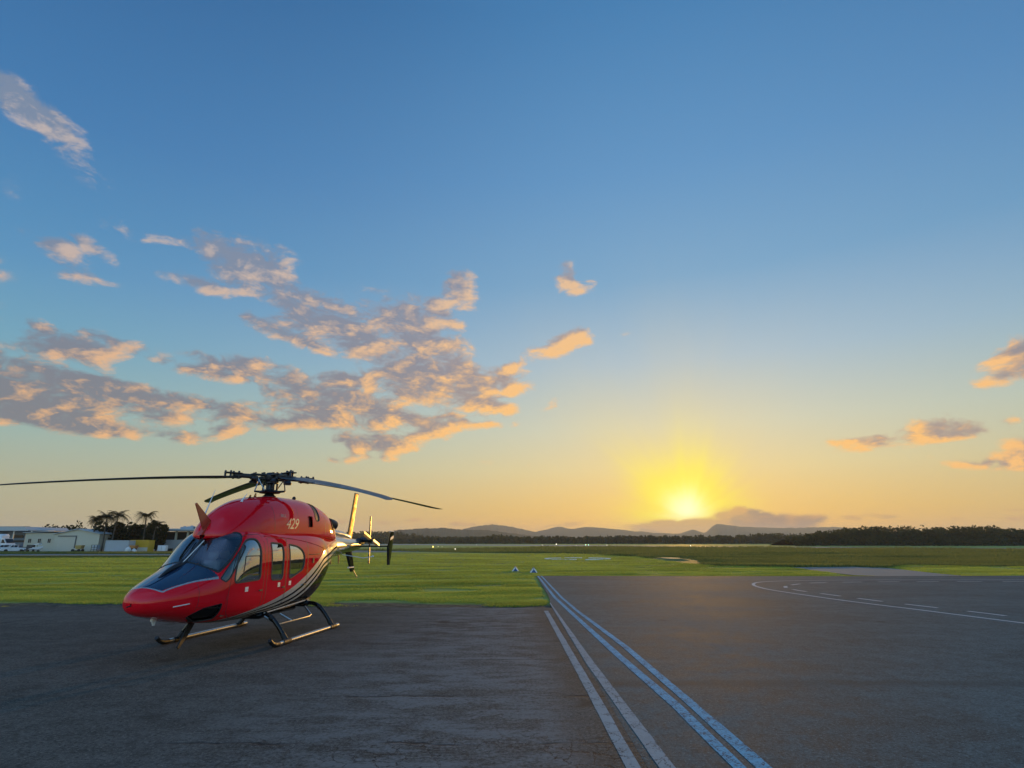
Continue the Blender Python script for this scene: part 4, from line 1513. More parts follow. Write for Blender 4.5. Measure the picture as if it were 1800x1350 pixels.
# ---- roof fittings
mb = MB()
mb.prism([(2.47, 2.50), (2.87, 3.10), (2.83, 3.12), (2.22, 2.72), (2.02, 2.62), (2.15, 2.5)], -.012, .012)
mb.prism([(2.62, 2.44), (2.35, 2.72), (2.10, 2.82), (2.05, 2.62), (2.1, 2.45)], -.05, .05)
mb.build("wire_cutter", mat("orange_red_blade", (.45, .05, .02), .35, coat=.5, var=.1, vscale=20), heli)
for (x0, y0, x1, z1) in ((1.45, .18, 1.28, 3.36), (2.0, -.38, 1.72, 3.42)):
    z0 = float(COWL.Z(x0, abs(y0))) - .02
    mb = MB()
    mb.tube([(x0 + .03, y0, z0), (x0, y0, z0 + .06), (x1, y0, z1 + .08)], [.034, .020, .005], 8)
    mb.build("whip_antenna", PLAC, heli, True)

# ---- tail boom, fins, stabiliser, tail rotor
BOOM = Loft([(-3.0, .42, 2.56, 2.12, 1.66, 2.2, 2.2), (-3.6, .355, 2.535, 2.14, 1.745, 2.1, 2.1), (-4.3, .29, 2.49, 2.16, 1.83, 2.1, 2.1), (-5.2, .225, 2.42, 2.175, 1.92, 2.0, 2.0), (-6.1, .17, 2.36, 2.19, 2.01, 2.0, 2.0), (-6.35, .12, 2.31, 2.19, 2.08, 2.0, 2.0), (-6.40, .03, 2.24, 2.19, 2.15, 2.0, 2.0)], .08)


def m_boom():
    m = bpy.data.materials.new("boom_paint")
    m.use_nodes = True
    k = NT(m.node_tree)
    b = k.n['Principled BSDF']
    co = k.node('ShaderNodeTexCoord').outputs['Object']
    x, y, z = k.sep(co)
    edge = k.m('ADD', 2.16, k.m('MULTIPLY', k.m('ADD', x, 3.3), -.008))
    t = k.m('SUBTRACT', edge, z)
    low = k.m('SUBTRACT', k.m('ADD', 2.02, k.m('MULTIPLY', k.m('ADD', x, 3.0), -.075)), z)
    up = k.m('LESS_THAN', t, 0.0)
    k.plug(b.inputs['Metallic'], k.m('MULTIPLY', up, .35))
    c = k.mix(k.m('GREATER_THAN', t, 0.0), (.52, .48, .43), (.006, .006, .007))
    sw = k.m('MULTIPLY', k.m('GREATER_THAN', low, 0.0), k.m('LESS_THAN', low, .07))
    sw = k.m('MULTIPLY', sw, k.m('GREATER_THAN', x, -4.9))
    c = k.mix(sw, c, (.5, .48, .45))
    k.plug(b.inputs['Base Color'], c)
    b.inputs['Roughness'].default_value = .24
    b.inputs['Coat Weight'].default_value = .9
    return m


BV, BF = loft_mesh(BOOM, np.concatenate([np.arange(-3.0, -6.3, -.06), [-6.3, -6.34, -6.37, -6.39, -6.40]]), 48)
boom = meshobj("tail_boom", BV, BF[:, ::-1].copy(), m_boom(), heli, True)
mb = MB()
sp = [(-3.25, 0, 2.60), (-3.9, 0, 2.585), (-4.7, 0, 2.53), (-5.25, 0, 2.46), (-5.5, 0, 2.40)]
mb.tube(sp, [.10, .12, .115, .10, .05], 12)
mb.build("drive_shaft_cover", PALE, boom, True)
for i in range(5):
    mb = MB()
    p = BOOM.Y(-4.0 - i * .10, 2.07)
    mb.box((-4.0 - i * .10, float(p) + .004, 2.07), (.05, .006, .05))
    mb.build("boom_marking", PLAC, boom)


def foil(root, tip, cr, ct, thick, n=9, tw0=0, tw1=0):
    """aerofoil surface from a root point to a tip point, chord along -x, pieces of a lifting surface"""
    root, tip = np.array(root, float), np.array(tip, float)
    span = tip - root
    ax = span / np.linalg.norm(span)
    ch = np.array([-1, 0, 0], float)
    nm = np.cross(ax, ch)
    nm /= np.linalg.norm(nm)
    prof = []
    for i in range(n):
        t = (1 - math.cos(math.pi * i / (n - 1))) / 2
        y = 5 * thick * (.2969 * math.sqrt(t) - .126 * t - .3516 * t * t + .2843 * t ** 3 - .1036 * t ** 4)
        prof.append((t, y))
    loop = prof + [(t, -y) for t, y in reversed(prof[1:-1])]
    vs, fs = [], []
    for s_, c in ((0, cr), (1, ct)):
        for t, y in loop:
            vs.append(tuple(root + span * s_ + ch * t * c + nm * y * c))
    m_ = len(loop)
    for i in range(m_):
        fs.append((i, (i + 1) % m_, m_ + (i + 1) % m_, m_ + i))
    fs += [tuple(range(m_ - 1, -1, -1)), tuple(range(m_, 2 * m_))]
    return vs, fs


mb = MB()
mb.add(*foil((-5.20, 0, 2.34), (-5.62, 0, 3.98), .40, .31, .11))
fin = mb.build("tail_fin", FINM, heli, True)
mb = MB()
mb.add(*foil((-5.18, 0, 2.36), (-5.60, 0, 4.0), .07, .05, .55))
mb.build("fin_leading_edge", MATT, fin, True)
mb = MB()
mb.box((-5.77, 0, 3.99), (.33, .05, .03), bev=.012)
mb.build("fin_cap", MATT, fin)
mb = MB()
mb.add(*foil((-5.02, 0, 2.12), (-5.68, 0, 1.27), .62, .40, .11))
vf = mb.build("ventral_fin", BLACK, heli, True)
mb = MB()
mb.box((-5.72, 0, 1.42), (.46, .062, .05), bev=.01)
mb.build("white_band", PLAC, vf)
mb = MB()
mb.tube([(-5.95, 0, 1.32), (-6.12, .05, 1.12), (-6.2, .05, 1.06)], .018, 6)
mb.build("tail_skid", STEEL, vf)
# stabiliser across the boom with end plates
mb = MB()
mb.add(*foil((-5.62, -1.32, 2.14), (-5.62, 1.32, 2.14), .46, .46, .12))
stab = mb.build("stabiliser", BLACK, heli, True)
for s_ in (1, -1):
    mb = MB()
    mb.add(*foil((-5.60, 1.34 * s_, 2.08), (-5.72, 1.40 * s_, 2.66), .56, .34, .10))
    mb.add(*foil((-5.60, 1.34 * s_, 2.12), (-5.80, 1.30 * s_, 1.50), .56, .30, .10))
    e = mb.build("end_plate", BLACK, stab, True)
    mb = MB()
    mb.add([(-5.60 - .1, (1.355 + .045) * s_ + .006, 2.34), (-6.02, (1.36 + .045) * s_ + .006, 2.42), (-6.02, 1.41 * s_ + .006, 2.52), (-5.72, 1.41 * s_ + .006, 2.44)], [(0, 1, 2, 3)])
    mb.box((-5.87, 1.40 * s_, 2.655), (.30, .05, .03), bev=.01)
    mb.build("white_band", PLAC, e)
# tail rotor on the port side
hub_p = Vector((-6.22, .42, 2.36))
mb = MB()
mb.lathe([(.085, -.30), (.10, -.18), (.075, -.06), (.11, .0), (.11, .07), (.05, .12), (.02, .15)], tuple(hub_p), 14, 'Y')
mb.box((hub_p.x + .12, .12, 2.30), (.50, .20, .22), bev=.05)
tr = mb.build("tail_rotor_gearbox", DKSTEEL, heli, True)
STRIPED = bpy.data.materials.new("banded_blade")
STRIPED.use_nodes = True
k = NT(STRIPED.node_tree)
co = k.node('ShaderNodeTexCoord').outputs['Object']
zz = k.sep(co)[2]
wv = k.m('GREATER_THAN', k.m('FRACT', k.m('MULTIPLY', k.m('SUBTRACT', zz, 2.36), 4.8)), .55)
k.plug(k.n['Principled BSDF'].inputs['Base Color'], k.mix(wv, (.02, .02, .022), (.62, .58, .50)))
k.n['Principled BSDF'].inputs['Roughness'].default_value = .35
for sgn, yy, a in ((1, .44, 3), (-1, .44, 3), (1, .52, 74), (-1, .52, 74)):
    mb = MB()
    d = Vector((math.sin(R(a)), 0, math.cos(R(a)))) * sgn
    r0, r1 = hub_p + d * .10, hub_p + d * .84
    t = Vector((d.z, 0, -d.x))
    vs, fs = [], []
    for p, w in ((r0, .05), (hub_p + d * .2, .085), (r1 - d * .03, .085), (r1, .06)):
        c0 = Vector((p.x, yy, p.z))
        vs += [tuple(c0 + t * w), tuple(c0 + Vector((0, .014, 0))), tuple(c0 - t * w), tuple(c0 - Vector((0, .014, 0)))]
    for i in range(3):
        for j in range(4):
            fs.append((i * 4 + j, i * 4 + (j + 1) % 4, i * 4 + 4 + (j + 1) % 4, i * 4 + 4 + j))
    fs += [(3, 2, 1, 0), (12, 13, 14, 15)]
    mb.add(vs, fs)
    mb.build("tail_rotor_blade", STRIPED if sgn < 0 else DKSTEEL, tr)
mb = MB()
mb.tube([(-4.55, .16, 1.88), (-4.95, .75, 1.76), (-5.15, .98, 1.80)], [.014, .014, .014], 6)
mb.lathe([(.003, -.03), (.035, -.02), (.045, 0), (.035, .02), (.003, .03)], (-5.18, 1.0, 1.81), 10)
mb.build("probe_antenna", PLAC, boom, True)
for ax in (-4.0, -4.6):
    mb = MB()
    mb.prism([(ax, 1.86), (ax - .09, 1.86), (ax - .10, 1.58), (ax - .05, 1.58)], -.01, .01)
    mb.build("belly_antenna", MATT, boom)

# ---- main rotor
MZ = 3.96
mb = MB()
mb.lathe([(.20, 3.36), (.19, 3.46), (.13, 3.50), (.095, 3.56), (.085, 3.90)], (0, 0, 0), 20)
mast = mb.build("rotor_mast", RED, heli, True)
mast.data.materials[0] = DKSTEEL
mb = MB()
mb.lathe([(.12, 3.53), (.25, 3.545), (.28, 3.575), (.25, 3.605), (.18, 3.63), (.12, 3.64)], (0, 0, 0), 24)
for k_ in range(4):
    a = R(12 + 90 * k_)
    c_, s_ = math.cos(a), math.sin(a)
    mb.tube([(.2 * c_, .2 * s_, 3.585), (.40 * c_, .40 * s_, 3.60)], [.035, .025], 8)
    b2 = a + R(45)
    mb.box((.19 * math.cos(b2), .19 * math.sin(b2), 3.72), (.045, .045, .22), Matrix.Rotation(b2, 3, 'Z'), bev=.01)
mb.lathe([(.15, 3.80), (.19, 3.81), (.19, 3.84), (.15, 3.85)], (0, 0, 0), 20)
swash = mb.build("swashplate", DKSTEEL, mast, True)
hub = MB()
hub.lathe([(.10, 3.86), (.17, 3.88), (.19, 3.93), (.19, 4.02), (.14, 4.05), (.12, 4.09), (.06, 4.10)], (0, 0, 0), 20)
ANG = [56, 142, 232, 322]
for i, a in enumerate(ANG):
    ca, sa = math.cos(R(a)), math.sin(R(a))
    rot = Matrix.Rotation(R(a), 3, 'Z')

    def rp(r, t, z):
        return (r * ca - t * sa, r * sa + t * ca, z)
    for zz in (3.91, 4.02):
        hub.box(rp(.30, 0, zz), (.46, .20, .045), rot, bev=.012)
    hub.box(rp(.46, 0, 3.97), (.12, .12, .10), rot, bev=.02)
    for dt in (-.06, .06):
        hub.lathe([(.022, 3.88), (.022, 4.075)], rp(.44, dt, 0), 8)
        hub.lathe([(.03, 4.04), (.03, 4.09)], rp(.22, dt, 0), 8)
hubo = hub.build("rotor_hub", DKSTEEL, mast, True)
RB = 5.62
for i, (a, droop, pit) in enumerate(zip(ANG, (.88, .66, .42, .60), (11, 9, 9, 8))):
    ca, sa = math.cos(R(a)), math.sin(R(a))

    def W(r, t, z):
        return (r * ca - t * sa, r * sa + t * ca, z)
    vs, fs = [], []
    stn = [.62, .72, .86, 1.05, 1.3, 1.7, 2.2, 2.8, 3.4, 4.0, 4.6, 5.05, 5.3, 5.48, 5.58, RB]
    prof = []
    for j in range(9):
        t = (1 - math.cos(math.pi * j / 8)) / 2
        y = 5 * .115 * (.2969 * math.sqrt(t) - .126 * t - .3516 * t * t + .2843 * t ** 3 - .1036 * t ** 4)
        prof.append((t, y))
    loop = prof + [(t, -y) for t, y in reversed(prof[1:-1])]
    m_ = len(loop)
    for r in stn:
        ch = np.interp(r, [.62, .86, 1.3, 5.2, 5.45, 5.58, RB], [.13, .24, .33, .33, .28, .20, .10])
        sweep = np.interp(r, [5.2, 5.45, 5.58, RB], [0, .05, .13, .21])
        th = R(np.interp(r, [.6, 1.2, RB], [pit * .8, pit, pit - 9]))
        z0 = MZ + .006 * r - droop * (r / RB) ** 1.45
        thick = np.interp(r, [.62, .9, 1.3, RB], [2.2, 1.5, 1.05, .8])
        for t, y in loop:
            u = (.28 - t) * ch - sweep
            w_ = y * ch * thick
            # leading edge on the side of positive rotation
            vs.append(W(r, u * math.cos(th) - w_ * math.sin(th), z0 + u * math.sin(th) + w_ * math.cos(th)))
    for q in range(len(stn) - 1):
        for j in range(m_):
            fs.append((q * m_ + j, q * m_ + (j + 1) % m_, (q + 1) * m_ + (j + 1) % m_, (q + 1) * m_ + j))
    fs += [tuple(range(m_ - 1, -1, -1)), tuple((len(stn) - 1) * m_ + j for j in range(m_))]
    mb = MB()
    mb.add(vs, fs)
    bl = mb.build("rotor_blade", BLADE_M, heli, True)
    mb = MB()
    rot = Matrix.Rotation(R(a), 3, 'Z')
    mb.box(W(.74, 0, MZ + .005), (.50, .16, .11), rot, bev=.03)
    mb.box(W(.98, .0, MZ + .055), (.40, .22, .03), rot, bev=.01)
    mb.box(W(1.0, .0, MZ - .06), (.42, .18, .03), rot, bev=.01)
    for q in range(4):
        mb.lathe([(.028, -.09), (.028, .10), (.018, .115)], W(.86 + q * .10, (-1) ** q * .05, MZ), 8)
    mb.lathe([(.10, -.15), (.11, -.10), (.06, -.05)], W(.42, -.10, MZ - .02), 12)
    mb.box(W(.50, .16, MZ - .06), (.16, .14, .07), rot, bev=.02)
    mb.build("blade_grip", DKSTEEL, bl, True)
    mb = MB()
    p1 = W(.40, .17, MZ - .06)
    a2 = R(12 + 90 * i + (78 if False else 0))
    p0 = min(((.40 * math.cos(R(12 + 90 * k_)), .40 * math.sin(R(12 + 90 * k_)), 3.60) for k_ in range(4)), key=lambda q: (q[0] - p1[0]) ** 2 + (q[1] - p1[1]) ** 2)
    mb.tube([p0, p1], .016, 8)
    mb.build("pitch_link", STEEL, bl, True)

# ---- skids
for s_ in (1, -1):
    mb = MB()
    y = 1.385 * s_
    pts = [(1.64, y, .17), (1.55, y, .105), (1.44, y, .066), (1.30, y, .055)] + [(1.30 - .35 * i, y, .055) for i in range(1, 9)] + [(-1.75, y, .055), (-1.86, y, .055)]
    mb.tube(pts, [.040] * 3 + [.05] * (len(pts) - 3), 12)
    sk = mb.build("skid", STEEL, heli, True)
    mb = MB()
    mb.tube([(1.655, y, .185), (1.55, y, .104), (1.43, y, .062), (1.25, y, .052)], [.046, .048, .055, .055], 12)
    mb.build("skid_toe", MATT, sk, True)
    for xx in (.92, -1.52):
        mb = MB()
        mb.tube([(xx + .16, y, .055), (xx - .16, y, .055)], .062, 12)
        mb.build("skid_sleeve", MATT, sk, True)
    # boarding step
    mb = MB()
    yy = 1.06 * s_
    mb.tube([(.98, .80 * s_, .60), (.86, yy, .42), (.72, yy + .02 * s_, .40), (-.70, yy + .02 * s_, .40), (-.86, yy, .43), (-.98, .80 * s_, .62)], .024, 8)
    mb.tube([(.15, yy + .02 * s_, .40), (.28, .80 * s_, .58)], .02, 8)
    mb.build("boarding_step", STEEL, heli, True)
    mb = MB()
    mb.tube([(1.0 - .22 * i, .79 * s_ + .0, .665 + .012 * i) for i in range(10)], .018, 6)
    mb.build("step_rail", STEEL, heli, True)
for xx in (.92, -1.52):
    mb = MB()
    pts = [(xx, 1.385, .06), (xx, 1.335, .13), (xx, 1.16, .36), (xx, .98, .545), (xx, .82, .635), (xx, .60, .66), (xx, 0, .665)]
    pts = pts + [(p[0], -p[1], p[2]) for p in reversed(pts[:-1])]
    mb.tube(spline(pts, 5), .052, 12)
    ct = mb.build("cross_tube", BLACK, heli, True)
    for s_ in (1, -1):
        mb = MB()
        mb.tube([(xx, 1.36 * s_, .095), (xx, 1.27 * s_, .215)], .062, 12)
        mb.build("tube_clamp", MATT, ct, True)
        mb = MB()
        mb.tube([(xx, .99 * s_, .54), (xx, .93 * s_, .58)], .064, 12)
        mb.build("tube_clamp", MATT, ct, True)
# keel fairings that carry the cross tubes, lower wire cutter, lights below
for bc, bd in (((.92, 0, .62), (.36, 1.5, .16)), ((-1.50, 0, .66), (.36, 1.3, .18)), ((-.2, 0, .57), (2.0, .9, .10))):
    mb = MB()
    mb.box(bc, bd, bev=min(bd) * .4)
    mb.build("belly_fairing", BLACK, heli, True)
mb = MB()
mb.prism([(2.30, .68), (2.52, .66), (2.60, .52), (2.80, .20), (2.75, .16), (2.52, .40)], -.016, .016)
mb.build("lower_wire_cutter", MATT, heli)
mb = MB()
mb.box((3.62, .02, .825), (.12, .05, .06), bev=.012)
mb.prism([(3.66, .81), (3.56, .81), (3.57, .72), (3.61, .72)], .005, .035)
mb.build("belly_lamp", PLAC, heli, True)
mb = MB()
mb.tube([(4.20, .0, 1.15), (4.33, .0, 1.13)], .012, 6)
mb.build("pitot_tube", MATT, heli)

# ---- cabin
mb = MB()
mb.box((.6, 0, .80), (4.0, 1.5, .04))
mb.build("cabin_floor", DASH, heli)
mb = MB()
mb.box((-1.15, 0, 1.60), (.06, 1.5, 1.6), bev=.02)
mb.build("rear_bulkhead", mat("grey_cabin_trim", (.20, .19, .18), .7, var=.1), heli)
mb = MB()
mb.prism([(2.96, .85), (2.96, 1.70), (2.80, 1.76), (2.55, 1.70), (2.50, 1.30), (2.62, .85)], -.55, .55)
mb.box((2.2, 0, 1.02), (.9, .30, .45), bev=.05)
ip = mb.build("instrument_panel", DASH, heli)
SCR = mat("display_glass", (.01, .014, .02), .08)
for yy in (-.36, -.02, .32):
    mb = MB()
    mb.box((2.535, yy, 1.52), (.03, .26, .22), Matrix.Rotation(R(-8), 3, 'Y'), bev=.01)
    mb.build("display", SCR, ip)


def seat(x, y, face=1):
    mb = MB()
    r0 = Matrix.Rotation(R(-14 * face), 3, 'Y')
    mb.box((x, y, 1.13), (.50, .48, .16), bev=.06)
    mb.box((x - .26 * face, y, 1.52), (.13, .48, .74), r0, bev=.055)
    st = mb.build("cabin_seat", SEATM, heli, True)
    mb = MB()
    mb.box((x - .37 * face, y, 1.99), (.11, .27, .21), r0, bev=.05)
    mb.build("headrest", SEATM, st, True)
    mb = MB()
    mb.tube([(x - .36 * face, y + .04, 1.86), (x - .18 * face, y + .13, 1.6), (x - .16 * face, y + .1, 1.25)], .022, 6, flat=.4)
    mb.build("harness", DASH, st)


for yy in (.40, -.40):
    seat(1.80, yy)
    seat(.62, yy, -1)
for yy in (.52, 0, -.52):
    seat(-.60, yy)
mb = MB()
mb.tube([(2.30, 0, 2.36), (2.28, 0, 2.22)], [.05, .03], 8)
mb.box((2.24, 0, 2.20), (.10, .16, .09), bev=.03)
mb.build("overhead_compass", DASH, heli, True)
mb = MB()
mb.box((1.3, 0, 2.40), (1.4, .34, .10), bev=.03)
mb.build("overhead_panel", DASH, heli, True)

# ------------------------------------------------------------------ far country: hills and woods
def m_far(name, a, b, s):
    m = bpy.data.materials.new(name)
    m.use_nodes = True
    k = NT(m.node_tree)
    bs = k.n['Principled BSDF']
    bs.inputs['Roughness'].default_value = .95
    bs.inputs['Specular IOR Level'].default_value = .05
    co = k.node('ShaderNodeNewGeometry').outputs['Position']
    k.plug(bs.inputs['Base Color'], k.mix(k.smooth(k.noise(co, s, 5, .6), .35, .65), a, b))
    return m


HILLM = m_far("hill_forest", (.035, .045, .022), (.065, .072, .035), .02)


def ridge(name, prof, Y, depth, m, bump, nseg=260, rows=9, seed=1, foot=949.5):
    """a range of hills: crest surveyed as pixels at distance Y, falling away on both sides"""
    r = np.random.default_rng(seed)
    xs = np.linspace(prof[0][0], prof[-1][0], nseg)
    ys = np.interp(xs, [p[0] for p in prof], [p[1] for p in prof])
    ker = np.hanning(7); ker /= ker.sum()
    ys = np.convolve(np.pad(ys, 3, 'edge'), ker, 'valid')
    jit = r.normal(0, 1, nseg)
    jit = np.convolve(np.pad(jit, 1, 'edge'), [.25, .5, .25], 'valid')
    V, F = [], []
    for j in range(rows):
        t = j / (rows - 1)
        for i in range(nseg):
            x, y_, z = at(xs[i], ys[i], Y)
            hgt = max(z + jit[i] * bump, .5)
            u = abs(t - .5) * 2
            fall = (1 - u) ** 1.15 if t < .5 else (1 - u) ** .8
            yy = Y + (t - .5) * depth + r.normal(0, depth * .012)
            V.append((x * yy / Y, yy, hgt * fall * (1 + (0 if j in (0, rows // 2) else r.normal(0, .06))) - (3 if j in (0, rows - 1) else 0)))
    for j in range(rows - 1):
        for i in range(nseg - 1):
            F.append((j * nseg + i, j * nseg + i + 1, (j + 1) * nseg + i + 1, (j + 1) * nseg + i))
    o = meshobj(name, V, F, m, None, True)
    o['kind'] = 'structure'
    return o


ridge("hills", [(560, 952), (610, 946), (660, 938), (700, 931.5), (740, 929), (780, 928), (805, 930.5), (850, 931.5), (880, 935), (910, 938.5), (940, 942), (990, 948), (1010, 952)], 2300, 900, HILLM, 1.2, seed=3)
ridge("hills", [(860, 952), (900, 945), (928, 938.5), (950, 932.5), (968, 929), (983, 925), (993, 928), (1010, 930), (1028, 926), (1045, 927), (1075, 929.5), (1110, 933), (1160, 937), (1195, 938.5), (1207, 934), (1218, 930), (1228, 934), (1240, 938), (1250, 926), (1262, 921), (1280, 923.5), (1320, 926.5), (1370, 928), (1420, 927.5), (1470, 926), (1520, 932), (1600, 940), (1700, 952)], 4600, 1500, HILLM, 2.0, seed=4)
ridge("hills", [(760, 945), (830, 926), (865, 921.5), (900, 926), (960, 940), (1000, 948)], 4300, 1000, HILLM, 2.0, seed=6)
ridge("hills", [(-400, 946), (-100, 938), (40, 932), (120, 931), (300, 936), (430, 940), (560, 938), (640, 946), (700, 952)], 1900, 700, HILLM, 1.5, seed=5)


LEAF_FAR = [(.045, .052, .022), (.080, .085, .034), (.10, .09, .045)]


def m_leaf(name, cols):
    m = m_blade(name, cols)
    return m


WOOD_LEAF = m_leaf("woodland_leaves", LEAF_FAR)
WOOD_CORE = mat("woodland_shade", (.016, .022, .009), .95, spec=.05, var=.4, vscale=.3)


def crown_quads(V, F, c, r, n, size, rng, flat=.8, lump=5):
    """leaf clumps spread through an uneven crown"""
    c = np.array(c, float)
    r = np.array(r, float)
    lobes = [(np.clip(rng.normal(0, .42, 3), -.62, .62) * r, rng.uniform(.45, .75)) for _ in range(lump)]
    per = max(1, n // lump)
    for lc, lr in lobes:
        d = rng.normal(0, 1, (per, 3))
        d /= np.linalg.norm(d, axis=1)[:, None]
        rad = rng.uniform(.55, 1.0, per) ** .5 * lr
        P = c + lc + d * rad[:, None] * r
        for p in P:
            a = rng.normal(0, 1, 3); a /= np.linalg.norm(a)
            b = np.cross(a, rng.normal(0, 1, 3)); b /= np.linalg.norm(b)
            s_ = size * rng.uniform(.6, 1.35)
            k0 = len(V)
            V += [tuple(p - a * s_ - b * s_ * .6), tuple(p + a * s_ - b * s_ * .5), tuple(p + a * s_ * .8 + b * s_ * .6), tuple(p - a * s_ * .7 + b * s_ * .5)]
            F.append((k0, k0 + 1, k0 + 2, k0 + 3))


def wood(name, prof, Y, deep, rows, nper, spacing, base, seed, quads=120, size=.9, label=None):
    rng = np.random.default_rng(seed)
    V, F = [], []
    cv, cf = [], []
    x0, x1 = prof[0][0], prof[-1][0]
    for row in range(rows):
        yy = Y + deep * row / max(1, rows - 1)
        px = x0 + rng.uniform(0, spacing)
        while px < x1:
            top = at(px, np.interp(px, [p[0] for p in prof], [p[1] for p in prof]), Y)[2]
            top *= rng.uniform(.82, 1.0) if row == 0 else rng.uniform(.92, 1.01) * (1 + .03 * row)
            x = at(px, 950, yy)[0]
            w = top * rng.uniform(.30, .46)
            crown_quads(V, F, (x, yy + rng.uniform(-4, 4), top * .60), (w, w, top * .36), quads, size, rng, lump=6)
            if row == 0:
                crown_quads(V, F, (x + rng.uniform(-2, 2), yy - 3, top * .25), (w, w, top * .28), quads // 2, size, rng, lump=4)
            px += spacing * rng.uniform(.6, 1.4)
    o = meshobj(name, V, F, WOOD_LEAF)
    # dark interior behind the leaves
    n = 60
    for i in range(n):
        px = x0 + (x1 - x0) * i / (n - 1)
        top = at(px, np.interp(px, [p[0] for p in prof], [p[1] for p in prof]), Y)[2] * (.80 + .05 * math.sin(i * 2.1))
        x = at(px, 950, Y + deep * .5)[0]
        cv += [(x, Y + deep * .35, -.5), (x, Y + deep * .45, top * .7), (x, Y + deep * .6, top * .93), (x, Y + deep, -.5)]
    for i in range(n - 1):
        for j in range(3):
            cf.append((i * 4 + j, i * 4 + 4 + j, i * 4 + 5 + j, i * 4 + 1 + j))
    b = len(o.data.vertices)
    allv = V + cv
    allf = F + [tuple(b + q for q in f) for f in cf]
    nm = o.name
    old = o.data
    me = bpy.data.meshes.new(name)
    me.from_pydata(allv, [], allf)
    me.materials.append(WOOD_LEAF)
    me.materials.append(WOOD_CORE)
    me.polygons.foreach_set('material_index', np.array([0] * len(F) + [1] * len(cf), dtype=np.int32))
    o.data = me
    bpy.data.meshes.remove(old)
    o['kind'] = 'stuff'
    return o


wood("wood", [(1385, 944), (1420, 939), (1445, 932.5), (1465, 928.5), (1500, 925.5), (1535, 921.5), (1560, 924), (1600, 924.5), (1660, 923), (1700, 926), (1740, 921.5), (1770, 924.5), (1830, 927), (1900, 924), (2050, 927), (2200, 930)], 330, 60, 3, 0, 9, 962, 1, 140, .58)
wood("wood", [(560, 944), (640, 941), (700, 945), (740, 942), (790, 943), (850, 941.5), (870, 938.5), (900, 942), (950, 941), (1000, 942.5), (1100, 941), (1200, 941), (1290, 940), (1330, 937), (1370, 936), (1400, 938), (1450, 937), (1490, 938)], 620, 120, 3, 0, 8, 957, 2, 60, 1.15)
wood("wood", [(520, 950), (570, 946), (590, 938), (610, 935), (640, 932.5), (680, 931.5), (700, 933), (730, 938), (770, 944), (800, 950)], 900, 250, 3, 0, 9, 957, 3, 60, 1.9)

# ------------------------------------------------------------------ small things on the field
BLUE = mat("blue_marker_paint", (.02, .075, .24), .5, var=.15, vscale=6)
MWHITE = mat("white_marker_paint", (.75, .74, .70), .5, var=.08, vscale=6)


def gable_marker(loc, label):
    t = empty("gable_marker", loc)
    t.scale = (.74, .74, .80)
    tag(t, label, 'marker', 'blue and white gable markers in the grass')
    mb = MB()
    mb.prism([(-.42, -.02), (.42, -.02), (0, .52)], -.55, .55)
    mb.build("body", BLUE, t)
    for s_ in (-1, 1):
        mb = MB()
        d = Vector((-.42 * s_, 0, .54)).normalized()
        n = Vector((.54 * s_, 0, .42)).normalized()
        a, b = Vector((.42 * s_, 0, -.02)), Vector((0, 0, .52))
        for y in (-.56,):
            q = [a + n * .012, b + n * .012, b - n * .10 + Vector((0, 0, -.02)), a - n * .10]
            mb.add([(p.x, y, p.z) for p in q] + [(p.x, y + .03, p.z) for p in q], [(0, 1, 2, 3), (7, 6, 5, 4), (0, 4, 5, 1), (1, 5, 6, 2), (2, 6, 7, 3), (3, 7, 4, 0)])
        mb.build("white_stripe", MWHITE, t)
    return t


m1 = gable_marker((.28, 49.2, -.05), 'left one of two blue and white gable markers in the grass')
m2 = gable_marker((1.71, 47.3, -.05), 'right one of two blue gable markers, beside the apron corner')

# broken white ring round the signal area
ring = empty("signal_ring", (*gp(1015, 982), -.05))
tag(ring, 'broken flat white ring of boards lying in the far lawn', 'ground marking')
RX = 4.3
for a0, a1 in ((165, 205), (215, 262), (278, 322), (335, 372), (15, 60), (75, 108), (120, 150)):
    mb = MB()
    pts = []
    for i in range(9):
        a = R(a0 + (a1 - a0) * i / 8)
        pts.append((math.cos(a), math.sin(a)))
    vs, fs = [], []
    for x, y in pts:
        for rr, zz in ((RX - .30, 0), (RX - .30, .10), (RX + .30, .10), (RX + .30, 0)):
            vs.append((x * rr, y * rr * 1.0, zz))
    for i in range(8):
        for j in range(4):
            fs.append((i * 4 + j, i * 4 + (j + 1) % 4, i * 4 + 4 + (j + 1) % 4, i * 4 + 4 + j))
    fs += [(3, 2, 1, 0), tuple(32 + j for j in range(4))]
    mb.add(vs, fs)
    mb.build("board", MWHITE, ring)

# puddle in the ditch that mirrors the glow
m = bpy.data.materials.new("still_water")
m.use_nodes = True
b = m.node_tree.nodes['Principled BSDF']
b.inputs['Base Color'].default_value = (.02, .022, .02, 1)
b.inputs['Roughness'].default_value = .02
b.inputs['Specular IOR Level'].default_value = .9
pd = [(21.5 + 1.0 * math.cos(a) * (1 + .12 * math.sin(3 * a)), 80.4 + 3.0 * math.sin(a) * (1 + .15 * math.cos(2 * a))) for a in [i * math.pi / 12 for i in range(24)]]
sheet("water", pd, .16, m)
bank = MB()
cx0, cy0 = 21.5, 80.4
o_ = [(cx0 + (p[0] - cx0) * 1.0, cy0 + (p[1] - cy0) * 1.0, .158) for p in pd]
o1 = [(cx0 + (p[0] - cx0) * 1.25, cy0 + (p[1] - cy0) * 1.35, .155) for p in pd]
o2 = [(cx0 + (p[0] - cx0) * 2.2, cy0 + (p[1] - cy0) * 2.0, -.08) for p in pd]
bank.add(o_ + o1 + o2, [(i, (i + 1) % 24, 24 + (i + 1) % 24, 24 + i) for i in range(24)] + [(24 + i, 24 + (i + 1) % 24, 48 + (i + 1) % 24, 48 + i) for i in range(24)])
